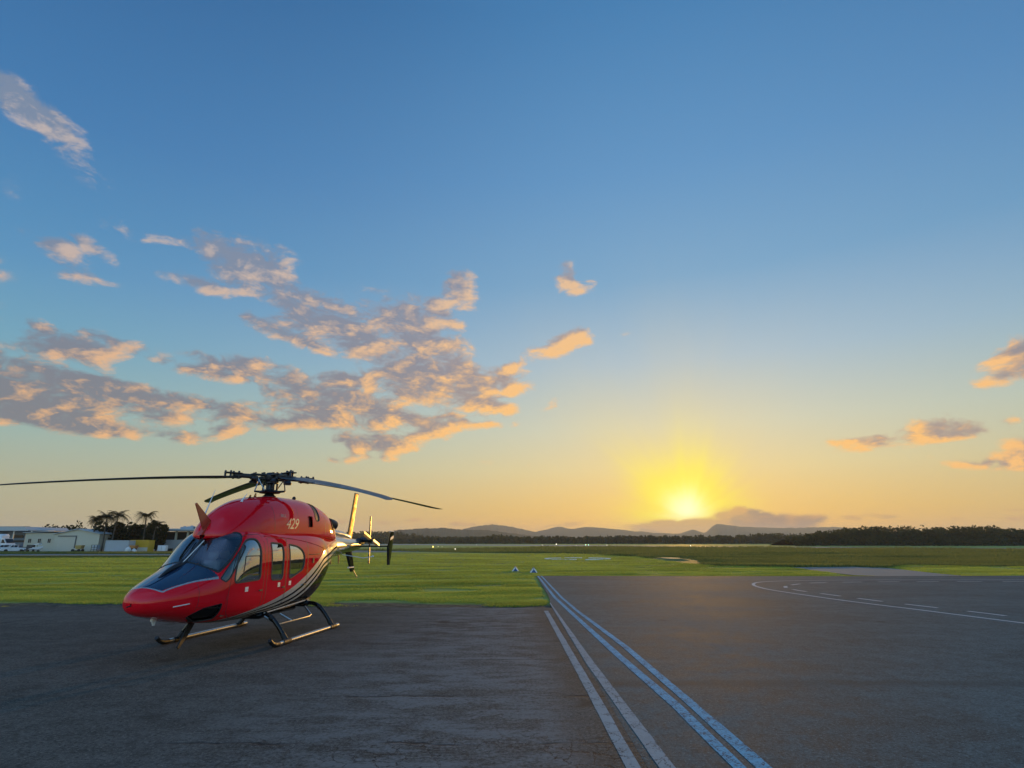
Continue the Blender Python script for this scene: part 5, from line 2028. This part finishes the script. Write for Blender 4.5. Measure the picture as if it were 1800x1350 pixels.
tag(bank.build("ditch_bank", ROUGH, None, True), kind='structure')

# airfield lights
POST = mat("light_post_yellow", (.5, .38, .04), .5, var=.1)


def field_light(px, py, size, col, strength, label, group):
    x, y = gp(px, py + 1.0)
    t = empty("airfield_light", (x, y, -.05))
    tag(t, label, 'airfield light', group)
    mb = MB()
    mb.lathe([(.10 * size, 0), (.10 * size, .04), (.035 * size, .06), (.035 * size, .35 * size)], (0, 0, 0), 8)
    mb.build("stem", POST, t)
    mb = MB()
    mb.lathe([(.04 * size, .33 * size), (.08 * size, .38 * size), (.085 * size, .48 * size), (.05 * size, .56 * size), (.01, .58 * size)], (0, 0, 0), 10)
    mb.build("lamp", mat("lamp_glow", (.9, .9, .8), .3, emit=col, estr=strength * .6), t, True)
    return t


WARM, GREEN, YEL = (1.0, .86, .6), (.45, 1.0, .75), (1.0, .72, .08)
G1 = 'lights along the runway edge'
for px, py, s_, c, e, lb in ((731, 957, 1.4, WARM, 3, 'small white runway light nearest the helicopter tail'),
                             (838, 958, 1.2, WARM, 2, 'small white runway light above the yellow taxiway lights'),
                             (953, 959, 1.3, WARM, 2.5, 'white runway light left of the bright one behind the blue markers'),
                             (978, 959, 2.2, WARM, 5, 'brightest white runway light behind the blue markers'),
                             (1013, 959, 1.1, WARM, 2, 'faint white runway light left of the two green ones'),
                             (1029.5, 959.5, 1.7, GREEN, 4, 'left one of two green runway lights close together'),
                             (1034.5, 959.5, 1.7, GREEN, 4, 'right one of two green runway lights close together'),
                             (1067, 959.5, 1.5, WARM, 4, 'white runway light right of the two green ones'),
                             (1214, 961, 1.5, WARM, 4, 'white runway light straight below the setting sun')):
    field_light(px, py, s_, c, e, lb, G1)
G2 = 'yellow lights along the far taxiway'
for px, py, s_, e, lb in ((761, 965, 1.9, 5, 'brightest yellow light, on the left of the taxiway group'), (770, 962.5, 1.3, 1.6, 'faint yellow light just right of the brightest yellow one'), (777, 962.3, 1.1, 1.0, 'rightmost dim yellow taxiway light')):
    field_light(px, py, s_, YEL, e, lb, G2)
field_light(800, 967.5, 1.2, WARM, 3, 'lone white light at the edge of the far taxiway', 'white lights along the far taxiway')

# ------------------------------------------------------------------ hangars, vehicles and trees on the left
CREAM = mat("cream_cladding", (.55, .49, .37), .6, var=.05, vscale=.6)
CREAMT = mat("cream_trim", (.58, .52, .41), .55, var=.05, vscale=.6)
ROOFM = mat("pale_metal_roof", (.40, .42, .42), .5, var=.08, vscale=.5)
GREYW = mat("blue_grey_wall", (.16, .20, .24), .6, var=.1, vscale=.6)
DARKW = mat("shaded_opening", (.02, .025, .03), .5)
GLASSD = mat("dark_window_glass", (.012, .015, .02), .12, spec=.25)
WHITEP = mat("white_car_paint", (.72, .73, .74), .3, coat=.8, var=.02, vscale=2)
TYRE = mat("tyre_rubber", (.015, .015, .015), .8, var=.2, vscale=20)
RIM = mat("wheel_rim", (.35, .35, .36), .35, .7, var=.1, vscale=20)
GALV = mat("galvanised_sheet", (.40, .44, .48), .45, .25, var=.12, vscale=1.2)
YELP = mat("yellow_container_paint", (.62, .36, .02), .5, var=.12, vscale=.8)
BROWNR = mat("brown_tile_roof", (.085, .07, .062), .8, var=.2, vscale=1)


def X(px, Y):
    return at(px, 950, Y)[0]


# cream shed: long wall with three windows, gabled front with a roller door
Yc = 140.0
x0, x1, x2 = X(43, Yc), X(96.5, Yc), X(175, Yc)
hL, hE, hP = 4.35, 4.05, 5.15
shed = empty("cream_shed", (x0, Yc, -.06))
tag(shed, 'long cream metal shed with three small windows and a roller door', 'shed')
D = 13.0
wl = x1 - x0
mb = MB()
mb.box((wl / 2, D / 2, hL / 2), (wl - .02, D, hL))
wall = mb.build("wall", CREAM, shed)
mb = MB()
mb.prism([(wl + .02, 0), (x2 - x0, 0), (x2 - x0, hE), ((x2 - x0 + wl) / 2, hP), (wl + .02, hE)], -.25, D)
mb.build("gable_wall", CREAM, shed)
mb = MB()
gx0, gx1, gm = wl - .25, x2 - x0 + .3, (x2 - x0 + wl) / 2
mb.prism([(gx0, hE - .02), (gm, hP + .03), (gx1, hE - .02), (gx1, hE + .12), (gm, hP + .18), (gx0, hE + .12)], -.65, D + .3)
mb.build("gable_roof", ROOFM, shed)
mb = MB()
mb.prism([(-.4, hL + .02), (wl - .28, hL + .30), (wl - .28, hL + .42), (-.4, hL + .14)], -.5, D + .3)
mb.build("lean_to_roof", ROOFM, shed)
cl = MB()
for i in range(32):
    xx = .2 + i * (wl - .4) / 31
    cl.box((xx, -.012, hL / 2), (.05, .03, hL - .1))
c_ = cl.build("cladding_ribs", CREAM, wall)
c_['kind'] = 'stuff'
for px in (52.6, 69.7, 87.0):
    xx = X(px, Yc) - x0
    mb = MB()
    for dx, dz, w, h in ((0, .50, .84, .08), (0, -.50, .84, .08), (-.40, 0, .08, 1.0), (.40, 0, .08, 1.0)):
        mb.box((xx + dx, -.05, 2.55 + dz), (w, .09, h))
    wi = mb.build("window", CREAMT, shed)
    mb = MB()
    mb.box((xx, -.03, 2.55), (.72, .03, .94))
    mb.build("pane", GLASSD, wi)
    mb = MB()
    mb.box((xx, -.055, 2.55), (.05, .05, .94))
    mb.build("mullion", CREAMT, wi)
dx0, dx1 = X(104, Yc) - x0, X(134, Yc) - x0
mb = MB()
n = 22
for i in range(n):
    mb.box(((dx0 + dx1) / 2, -.27, .05 + (i + .5) * 3.45 / n), (dx1 - dx0, .07, 3.45 / n - .025))
rd = mb.build("roller_door", CREAMT, shed)
rd['kind'] = 'stuff'
mb = MB()
mb.box(((dx0 + dx1) / 2, -.30, 3.62), (dx1 - dx0 + .4, .22, .24))
mb.box((dx1 + .10, -.30, 1.75), (.18, .2, 3.5))
mb.build("door_track", mat("grey_steel_frame", (.10, .11, .11), .5, var=.1), shed)
mb = MB()
mb.box((X(99.5, Yc) - x0, -.26, 1.2), (.05, .06, 2.4))
mb.build("downpipe", CREAMT, shed)

# blue grey building at the left edge, with a deep pale roof
Yb = 152.0
bx0, bx1 = X(-70, Yb), X(42.5, Yb)
blue = empty("hangar_office", (bx0, Yb, -.06))
tag(blue, 'blue grey office building with a deep pale roof behind the white truck', 'building')
W_ = bx1 - bx0
mb = MB()
mb.box((W_ / 2, 5, 2.9), (W_, 10, 5.8))
mb.build("wall", GREYW, blue)
mb = MB()
mb.prism([(-1, 5.0), (X(63, Yb) - bx0, 5.0), (X(63, Yb) - bx0, 5.18), (X(56, Yb) - bx0, 6.0), (-1, 6.1)], -3.2, 11)
mb.build("roof", ROOFM, blue)
for px, py, w, h in ((32, 943, 2.9, .75), (-20, 943, 5.0, .9), (32, 951.5, 2.9, .5)):
    c0 = at(px, py, Yb)
    mb = MB()
    mb.box((c0[0] - bx0, -.02, c0[2] + .06), (w, .06, h))
    f_ = mb.build("window", MATT, blue)
    mb = MB()
    mb.box((c0[0] - bx0, -.06, c0[2] + .06), (w - .14, .03, h - .14))
    mb.build("pane", GLASSD, f_)
for px in (21, -30, 52):
    mb = MB()
    mb.box((X(px, Yb - 3) - bx0, -2.9, 2.5), (.22, .22, 5.0))
    mb.build("post", CREAMT, blue)
mb = MB()
mb.box((W_ / 2, -1.3, .9), (W_, .12, 1.7))
mb.build("low_screen", mat("grey_screen", (.22, .25, .27), .6, var=.1), blue)

# dark tiled roofs beyond the shed
for px0, px1, pt, lab in ((60, 124, 927.5, 'long dark tiled roof behind the cream shed'), (-60, 40, 924.5, 'dark roof ridge behind the blue grey office')):
    Yr = 185.0
    a, b = X(px0, Yr), X(px1, Yr)
    ht = at(px0, pt, Yr)[2]
    h_ = empty("far_house", ((a + b) / 2, Yr, -.06))
    tag(h_, lab, 'house')
    w = (b - a)
    mb = MB()
    mb.box((0, 5, (ht - 2) / 2), (w - 1, 9.4, ht - 2))
    mb.build("wall", GREYW, h_)
    mb = MB()
    v = [(-w / 2, 0, ht - 2.2), (w / 2, 0, ht - 2.2), (w / 2, 10, ht - 2.2), (-w / 2, 10, ht - 2.2), (-w / 2 + 3, 5, ht + .05), (w / 2 - 3, 5, ht + .05)]
    mb.add(v, [(0, 1, 5, 4), (1, 2, 5), (2, 3, 4, 5), (3, 0, 4), (3, 2, 1, 0)])
    mb.build("roof", BROWNR, h_)

# building with columns, mostly hidden behind the helicopter
Yk = 150.0
k0, k1 = X(277, Yk), X(372, Yk)
cb = empty("pavilion", (k0, Yk, -.06))
tag(cb, 'open fronted pale building with columns and rooftop plant behind the helicopter', 'building')
w = k1 - k0
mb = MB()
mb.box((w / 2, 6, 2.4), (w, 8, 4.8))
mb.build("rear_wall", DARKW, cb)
mb = MB()
mb.box((w / 2, 4.5, 5.25), (w + 1.2, 13, .50), bev=.05)
mb.build("roof", ROOFM, cb)
for px in (289.5, 310.5, 331, 352):
    mb = MB()
    mb.box((X(px, Yk) - k0, -.5, 2.5), (.45, .45, 5.0), bev=.03)
    mb.build("column", CREAM, cb)
n = 26
for i in range(n):
    mb = MB() if i == 0 else mb
    mb.box((.2 + (i + .5) * (w * .55) / n, -.9, 1.75), (w * .55 / n - .05, .08, 2.1))
pf = mb.build("panel_fence", mat("pale_sheet", (.40, .42, .42), .6, var=.08), cb)
pf['kind'] = 'stuff'
for px, ww, hh, nm in ((308, 1.8, .55, "roof_unit"), (321, 2.2, .7, "roof_unit"), (336, 3.2, .6, "roof_unit")):
    mb = MB()
    xx = X(px, Yk) - k0
    mb.box((xx, 4, 5.5 + hh / 2), (ww, 2, hh), bev=.06)
    mb.lathe([(.4, 0), (.42, .12), (.2, .22)], (xx - .3, 4, 5.5 + hh), 10)
    mb.build(nm, GALV, cb)
for px, h in ((332, 2.3), (350, 2.8), (344, 1.9)):
    mb = MB()
    xx = X(px, Yk) - k0
    mb.tube([(xx, 4.5, 5.5), (xx, 4.5, 5.5 + h)], .045, 5)
    mb.build("mast", MATT, cb)


# shipping containers
def container(px0, px1, pt, pb, Y, m, label, low=None):
    a, b = X(px0, Y), X(px1, Y)
    h = at(px0, pt, Y)[2] + .06
    t = empty("shipping_container", (a, Y, -.06))
    tag(t, label, 'container')
    w, d = b - a, 2.4
    mb = MB()
    nr = 22
    pts = []
    for i in range(nr):
        u = .12 + (w - .24) * i / nr
        s_ = (w - .24) / nr
        pts += [(u, 0), (u + s_ * .3, 0), (u + s_ * .5, .05), (u + s_ * .8, .05)]
    pts.append((w - .12, 0))
    vs = [(p, q + .04, .16) for p, q in pts] + [(p, q + .04, h - .14) for p, q in pts]
    n_ = len(pts)
    mb.add(vs, [(i, i + 1, n_ + i + 1, n_ + i) for i in range(n_ - 1)])
    mb.build("corrugated_side", m, t)
    mb = MB()
    mb.box((w / 2, d / 2 + .08, h / 2), (w - .06, d - .1, h - .06))
    mb.build("shell", m, t)
    fr = MB()
    for xx in (.06, w - .06):
        fr.box((xx, .03, h / 2), (.12, .12, h))
    for zz in (.08, h - .07):
        fr.box((w / 2, .03, zz), (w - .26, .11, .14))
    fr.build("corner_frame", m, t)
    if low is not None:
        mb = MB()
        mb.box((w / 2, -.06, .55), (w - .1, .06, 1.0))
        mb.build("lower_panel", low, t)
    return t


container(186.5, 227, 949.8, 970.5, 134.0, GALV, 'grey corrugated container standing left of the yellow one')
container(229, 262, 949.2, 970.0, 138.0, YELP, 'yellow container with a pale lower panel below the palms', CREAM)
# red brown crate end against the yellow one
t = empty("skip_bin", (X(231, 133), 132.6, -.06))
tag(t, 'small orange skip bin in front of the yellow container', 'skip')
mb = MB()
mb.prism([(0, 1.55), (.15, .9), (1.2, .9), (1.45, 1.55)], 0, 1.2)
mb.build("bin", mat("faded_orange", (.42, .17, .04), .6, var=.2, vscale=2), t)
mb = MB()
for xx in (.2, 1.1):
    mb.box((xx, .6, .45), (.10, 1.0, .9))
mb.build("frame", MATT, t)
BAG = mat("white_bulk_bag", (.62, .62, .60), .8, var=.12, vscale=2)
for i, (px, w, h, lb) in enumerate(((226.5, .95, .95, 'left white bulk bag slumped in front of the grey container'), (231.5, 1.15, 1.2, 'tallest white bulk bag below the orange skip'), (238.5, 1.05, .8, 'white bulk bag right of the tallest bag'), (244, .7, .5, 'small white bag at the right end of the bags'))):
    mb = MB()
    mb.lathe([(w * .40, 0), (w * .52, h * .2), (w * .5, h * .6), (w * .36, h * .85), (w * .14, h), (w * .20, h * 1.12)], (0, 0, 0), 9)
    o = mb.build("bulk_bag", BAG, None, True)
    o.location = (X(px, 131), 131 - (i % 2) * .7, -.06)
    tag(o, lb, 'bag', 'white bags by the containers')
# tank in a cage, yellow dumper, by the shed
t = empty("caged_tank", (X(168, 138), 138, -.06))
tag(t, 'pale square tank in a dark cage at the right end of the shed', 'tank')
mb = MB(); mb.box((0, .6, .95), (1.15, 1.1, 1.15), bev=.12); mb.build("tank", mat("milky_plastic", (.42, .46, .48), .5, var=.08), t)
mb = MB()
for xx in (-.66, 0, .66):
    mb.box((xx, -.02, .82), (.07, .06, 1.64))
for zz in (.10, .55, 1.10, 1.62):
    mb.box((0, -.025, zz), (1.4, .05, .07))
mb.build("cage", MATT, t)
t = empty("site_dumper", (X(146, 138), 137.4, -.06))
tag(t, 'small faded yellow site dumper parked against the shed wall', 'dumper')
mb = MB(); mb.prism([(-.85, 1.5), (-.55, .75), (.55, .75), (.75, 1.55)], -.55, .55); mb.build("skip", mat("faded_yellow", (.40, .25, .06), .6, var=.15, vscale=2), t)
mb = MB(); mb.box((-.75, 0, .62), (1.2, .9, .45), bev=.08); mb.build("chassis", CREAM, t)
for xx in (-1.1, .35):
    for yy in (-.6, .6):
        mb = MB(); mb.lathe([(.10, -.12), (.34, -.11), (.36, 0), (.34, .11), (.10, .12)], (xx, yy, .36), 14, 'Y'); mb.build("wheel", TYRE, t, True)


# vehicles
def wheel(t, x, y, r, w=.22):
    mb = MB()
    mb.lathe([(r * .62, -w / 2), (r * .92, -w / 2), (r, -w * .3), (r, w * .3), (r * .92, w / 2), (r * .62, w / 2)], (x, y, r), 18, 'Y')
    o = mb.build("wheel", TYRE, t, True)
    mb = MB()
    mb.lathe([(r * .10, -w * .46), (r * .60, -w * .40), (r * .60, w * .40), (r * .10, w * .46)], (x, y, r), 14, 'Y')
    mb.build("rim", RIM, o)


def car(loc, rz, label, kind, group):
    """nose along +x"""
    t = empty("parked_suv" if kind == 'suv' else "parked_utility", loc, rz)
    tag(t, label, 'car', group)
    L, W2 = 4.8, .94
    prof = [(-2.38, .42), (-2.42, .75), (-2.36, 1.02), (-.2, 1.06), (1.05, 1.06), (2.05, .98), (2.34, .86), (2.42, .62), (2.36, .40), (1.95, .34), (-1.95, .34)]
    mb = MB()
    n = len(prof)
    vs = []
    for y, ins in ((-W2, .05), (-W2 * .93, 0), (W2 * .93, 0), (W2, .05)):
        for px_, pz in prof:
            vs.append((px_ * (1 - ins * .4), y, .34 + (pz - .34) * (1 - ins) + ins * .1))
    fs = [tuple(range(n)), tuple(range(4 * n - 1, 3 * n - 1, -1))]
    for r_ in range(3):
        for i in range(n):
            j = (i + 1) % n
            fs.append((r_ * n + i, r_ * n + n + i, r_ * n + n + j, r_ * n + j))
    mb.add(vs, fs)
    body = mb.build("body", WHITEP, t, True)
    back = -2.2 if kind == 'suv' else -.55
    cab = [(1.10, 1.05), (.45, 1.64), (back + .35, 1.70), (back, 1.55), (back - .12, 1.05)]
    mb = MB()
    vs = [(x_, -W2 * (.92 if z < 1.2 else .74), z) for x_, z in cab] + [(x_, W2 * (.92 if z < 1.2 else .74), z) for x_, z in cab]
    n = len(cab)
    fs = [tuple(range(n)), tuple(range(2 * n - 1, n - 1, -1))] + [(i, n + i, n + (i + 1) % n, (i + 1) % n) for i in range(n)]
    mb.add(vs, fs)
    mb.build("cabin", WHITEP, t)
    mb = MB()
    mb.add([(1.06, -.80, 1.10), (1.06, .80, 1.10), (.52, .66, 1.59), (.52, -.66, 1.59)], [(0, 1, 2, 3)])
    o = mb.build("windscreen", GLASSD, t)
    o.location = (.035, 0, .02)
    for s_ in (-1, 1):
        spans = ((.85, .0), (-.08, -1.0), (-1.1, -2.0)) if kind == 'suv' else ((.85, .18), (.10, -.50))
        for a, b in spans:
            mb = MB()
            za, zb = 1.12, 1.58
            sl = .45 if a > .5 else 0
            mb.add([(a, s_ * (W2 * .90 + .006), za), (b, s_ * (W2 * .90 + .006), za), (b, s_ * (W2 * .755 + .006), zb), (a - sl, s_ * (W2 * .755 + .006), zb)], [(0, 1, 2, 3)])
            mb.build("side_window", GLASSD, t)
        mb = MB(); mb.box((2.30, s_ * .68, .84), (.16, .36, .17), bev=.03); mb.build("headlight", mat("headlamp_glass", (.5, .52, .55), .1, coat=1), t)
        mb = MB(); mb.box((.92, s_ * 1.04, 1.12), (.12, .20, .16), bev=.03); mb.build("mirror", WHITEP, t)
        mb = MB(); mb.box((-2.38, s_ * .78, .88), (.06, .16, .34), bev=.02); mb.build("tail_light", mat("tail_lamp_red", (.3, .01, .01), .3), t)
    mb = MB(); mb.box((2.40, 0, .78), (.06, 1.0, .22), bev=.02); mb.build("grille", MATT, t)
    mb = MB(); mb.box((2.38, 0, .47), (.12, 1.5, .20), bev=.03); mb.build("bumper", MATT, t)
    if kind != 'suv':
        mb = MB(); mb.box((-1.55, 0, 1.12), (1.7, 1.7, .10)); mb.build("tray_cover", MATT, t)
    for xx in (1.45, -1.45):
        for yy in (-.86, .86):
            wheel(t, xx, yy, .37)
    return t


G3 = 'white cars parked before the hangars'
car((X(30, 134), 133.5, -.06), R(-128), 'white utility car parked right of the other, facing the apron', 'ute', G3)
car((X(6, 137), 137.0, -.06), R(-118), 'white off-road wagon cut by the left edge of the photo', 'suv', G3)
# white truck with a big rounded box
Yt = 142.0
t = empty("box_truck", (X(2, Yt), Yt, -.06), R(-8))
tag(t, 'big white box truck behind the parked white cars', 'truck')
mb = MB(); mb.box((-2.0, 0, 2.75), (6.2, 2.4, 2.7), bev=.35); mb.build("box_body", WHITEP, t, True)
mb = MB(); mb.prism([(1.25, .9), (1.25, 3.1), (1.9, 3.05), (2.75, 2.0), (3.0, 1.7), (3.05, .9)], -1.1, 1.1); mb.build("cab", WHITEP, t)
mb = MB(); mb.add([(2.02, -.95, 2.98), (2.02, .95, 2.98), (2.78, 1.0, 2.06), (2.78, -1.0, 2.06)], [(0, 1, 2, 3)]); o = mb.build("windscreen", GLASSD, t); o.location = (.03, 0, .03)
for s_ in (-1, 1):
    mb = MB(); mb.add([(1.4, s_ * 1.106, 2.0), (2.55, s_ * 1.106, 2.0), (1.9, s_ * 1.106, 2.85), (1.4, s_ * 1.106, 2.85)], [(0, 1, 2, 3)]); mb.build("side_window", GLASSD, t)
mb = MB(); mb.box((-1.2, 0, .95), (7.4, 1.0, .3)); mb.build("chassis", MATT, t)
for xx in (2.2, -3.2):
    for yy in (-1.0, 1.0):
        wheel(t, xx, yy, .48, .30)
# trailer with a tool box, and a small white boat on its own trailer
t = empty("flat_trailer", (X(55, 135), 134.4, -.06))
tag(t, 'low flat trailer with white mudguards and a dark tool box', 'trailer')
mb = MB(); mb.box((0, 0, .62), (3.0, 1.5, .12)); mb.build("deck", MATT, t)
mb = MB(); mb.box((.35, .4, 1.15), (1.35, .8, 1.0), bev=.04); mb.build("tool_box", mat("dark_brown_box", (.05, .04, .035), .6, var=.2), t)
for s_ in (-1, 1):
    mb = MB(); mb.prism([(-1.1, .55), (-.95, .78), (-.2, .80), (.0, .55), (-.1, .55), (-.25, .72), (-.9, .70), (-1.0, .55)], s_ * .85 - .14, s_ * .85 + .14); mb.build("mudguard", WHITEP, t)
    wheel(t, -.55, s_ * .85, .32)
mb = MB(); mb.prism([(.55, .52), (.7, .80), (1.35, .92), (1.5, .55)], -.5, .3); mb.build("cooler", WHITEP, t)
t = empty("small_boat", (X(69, 135), 135.0, -.06))
tag(t, 'small white dinghy with raised bow on a trailer below the middle window', 'boat')
mb = MB()
vs, fs = [], []
for xx, w, zb, zt in ((-1.0, .55, .62, 1.10), (-.3, .62, .60, 1.10), (.4, .55, .66, 1.18), (.9, .32, .82, 1.32), (1.15, .03, 1.05, 1.42)):
    vs += [(xx, -w, zt), (xx, -w * .7, zb), (xx, w * .7, zb), (xx, w, zt)]
for i in range(4):
    for j in range(3):
        fs.append((i * 4 + j, i * 4 + j + 1, i * 4 + 5 + j, i * 4 + 4 + j))
    fs.append((i * 4 + 3, i * 4, i * 4 + 4, i * 4 + 7))
fs.append((0, 1, 2, 3))
mb.add(vs, fs)
mb.build("hull", WHITEP, t, True)
mb = MB(); mb.prism([(.4, 1.72), (-.9, 1.62), (-.9, 1.70), (.45, 1.98)], -.5, .5); mb.build("canopy", WHITEP, t)
mb = MB()
for xx in (-.75, .25):
    mb.tube([(xx, -.5, 1.05), (xx, -.5, 1.70)], .03, 5)
mb.build("canopy_posts", MATT, t)
for s_ in (-1, 1):
    wheel(t, -.3, s_ * .7, .28)
mb = MB(); mb.box((.1, 0, .45), (2.8, .08, .08)); mb.build("trailer_bar", STEEL, t)
# white cabinet by the pavilion
t = empty("white_cabinet", (X(286, 140), 140, -.06))
tag(t, 'white site cabinet standing before the pavilion', 'cabinet')
mb = MB(); mb.box((0, .5, .85), (1.9, 1.0, 1.3), bev=.04); mb.build("case", WHITEP, t)
mb = MB(); mb.box((0, .5, .10), (1.7, .8, .2)); mb.build("plinth", MATT, t)
mb = MB(); mb.box((0, -.01, .85), (.03, .03, 1.2)); mb.build("door_seam", MATT, t)

# ------------------------------------------------------------------ trees on the left
BARK = mat("bark", (.07, .055, .04), .9, var=.3, vscale=6, bump=.5)
TREE_LEAF = m_leaf("tree_leaves", [(.016, .026, .010), (.034, .046, .016), (.050, .052, .022)])
PALM_LEAF = m_leaf("palm_fronds", [(.028, .034, .016), (.050, .052, .022), (.075, .060, .03)])


def broad_tree(loc, h, w, label, group, seed, quads=700, size=.28, low=.12):
    rng = np.random.default_rng(seed)
    t = empty("broadleaf_tree", (loc[0], loc[1], -.06))
    tag(t, label, 'tree', group)
    mb = MB()
    mb.tube([(0, 0, 0), (.1, .05, h * .25), (.0, .1, h * .6)], [.20, .15, .07], 7)
    for i in range(4):
        a = i * 1.7 + seed
        mb.tube([(.06, .05, h * .25), (math.cos(a) * w * .25, math.sin(a) * w * .25, h * .5), (math.cos(a) * w * .42, math.sin(a) * w * .42, h * .7)], [.10, .07, .03], 5)
    mb.build("trunk", BARK, t)
    V, F = [], []
    crown_quads(V, F, (0, 0, h * (.5 + low)), (w * .5, w * .42, h * .40), quads, size, rng, lump=11)
    crown_quads(V, F, (0, 0, h * .35), (w * .46, w * .4, h * .30), quads // 2, size, rng, lump=7)
    meshobj("crown", V, F, TREE_LEAF, t)
    return t


def palm(px, py_top, Y, lean, label, seed, spread=2.1):
    spread *= 1.25
    rng = np.random.default_rng(seed)
    x, _, z = at(px, py_top, Y)
    h = z - spread * .22
    t = empty("palm_tree", (x - lean, Y, -.06))
    tag(t, label, 'palm tree', 'palm trees above the containers')
    mb = MB()
    mb.tube([(0, 0, 0), (lean * .25, 0, h * .5), (lean, 0, h)], [.20, .14, .12], 8)
    mb.build("trunk", BARK, t)
    for i in range(30):
        a = 2 * math.pi * i / 30 + rng.uniform(-.15, .15)
        up = rng.uniform(.15, 1.25)
        L = spread * rng.uniform(.85, 1.2)
        V, F = [], []
        prev = None
        pts = []
        for j in range(9):
            s_ = j / 8
            r_ = L * s_ * (math.cos(up * .6))
            zz = L * (math.sin(up) * s_ * 1.1 - (.55 + .55 * (1 - up / 1.2)) * s_ * s_ * 1.15)
            pts.append(Vector((lean + math.cos(a) * r_, math.sin(a) * r_, h + zz)))
        for j in range(1, 9):
            tdir = (pts[j] - pts[j - 1]).normalized()
            sd = tdir.cross(Vector((0, 0, 1))).normalized()
            wl_ = .80 * math.sin(math.pi * min(1, (j + .6) / 9.4)) + .08
            for q in range(2):
                p = pts[j - 1].lerp(pts[j], q / 2)
                for sg in (-1, 1):
                    e = p + sd * sg * wl_ * rng.uniform(.8, 1.1) + tdir * .18 + Vector((0, 0, -.26 * wl_ - rng.uniform(0, .12)))
                    k0 = len(V)
                    V += [tuple(p - tdir * .05), tuple(p + tdir * .06), tuple(e)]
                    F.append((k0, k0 + 1, k0 + 2))
            k0 = len(V)
            V += [tuple(pts[j - 1] + sd * .03), tuple(pts[j - 1] - sd * .03), tuple(pts[j] - sd * .02), tuple(pts[j] + sd * .02)]
            F.append((k0, k0 + 1, k0 + 2, k0 + 3))
        meshobj("frond", V, F, PALM_LEAF, t)
    return t


palm(171.5, 908, 140, .3, 'leftmost palm tree with drooping fronds above the grey container', 1, 1.75)
palm(189, 903, 140, -.2, 'upright palm tree between two drooping ones', 2, 2.0)
palm(209, 901, 139, .5, 'tallest palm tree with arching fronds over the grey container', 3, 2.35)
palm(258, 902, 140, -.3, 'lone palm tree standing right above the yellow container', 4, 2.15)
palm(275, 918, 140, .2, 'short palm tree beside the pavilion', 5, 2.2)
G4 = 'dark leafy trees under the palms'
for i, (px, pt, wpx, Y, lb) in enumerate(((172, 926, 27, 144, 'dark bushy tree at the right end of the cream shed'), (191, 921, 36, 146, 'dark round tree under the upright palm'), (211, 922, 32, 145, 'dark tree right under the tallest palm'), (228, 930, 22, 150, 'low dark tree in the gap between the two palm clumps'), (243, 924, 32, 148, 'dark dense tree left of the lone palm'), (262, 921, 32, 147, 'dark tree under the lone palm'), (276, 926, 24, 145, 'dark tree by the left wall of the pavilion'))):
    top = at(px, pt, Y)[2]
    broad_tree((X(px, Y), Y), top, wpx * Y / 1000, lb, G4, 20 + i, 1100, .30)
top = at(137, 919.5, 162)[2]
broad_tree((X(137, 162), 162), top, 4.6, 'round topped tree showing above the gable of the shed', None, 41, 500, .28)
for i, (px, pt, Y) in enumerate(((80, 925.5, 178), (100, 926.5, 176), (115, 927.5, 178))):
    top = at(px, pt, Y)[2]
    broad_tree((X(px, Y), Y), top, 4.2, ('left', 'middle', 'right')[i] + ' one of three low trees above the dark roof', 'low trees above the dark roof', 60 + i, 300, .32)

# low green bank and kerb between the road and the yards
x = RNG.uniform(-.98, -.55, 26000)
y = RNG.uniform(116, 131, 26000)
tufts("verge_grass", np.stack([x * y, y], 1), np.full(26000, .34) * RNG.uniform(.3, 1.1, 26000), BLADE_R, np.full(26000, .3))
x = RNG.uniform(-.95, -.50, 12000)
y = 92 + RNG.uniform(-1.6, .2, 12000) + (x + .75) * 8
tufts("verge_grass", np.stack([x * y, y], 1), np.full(12000, .30) * RNG.uniform(.3, 1.1, 12000), BLADE_R, np.full(12000, .25))
YARD = mat("yard_concrete", (.16, .165, .16), .85, var=.2, vscale=.3)
sheet("yard", [(-190, 131), (-70, 131), (-70, 190), (-190, 190)], -.05, YARD)

# ------------------------------------------------------------------ air
hz = MB()
hz.box((0, 3300, 75.5), (13000, 7300, 160))
haze = hz.build("haze", None)
haze['kind'] = 'stuff'
m = bpy.data.materials.new("haze")
m.use_nodes = True
k = NT(m.node_tree)
k.n.clear()
pv = k.node('ShaderNodeVolumePrincipled')
pv.inputs['Color'].default_value = (.9, .9, .9, 1)
pv.inputs['Density'].default_value = HAZE = 1.2e-4
pv.inputs['Anisotropy'].default_value = .25
o = k.node('ShaderNodeOutputMaterial')
k.l.new(pv.outputs[0], o.inputs['Volume'])
haze.data.materials.append(m)
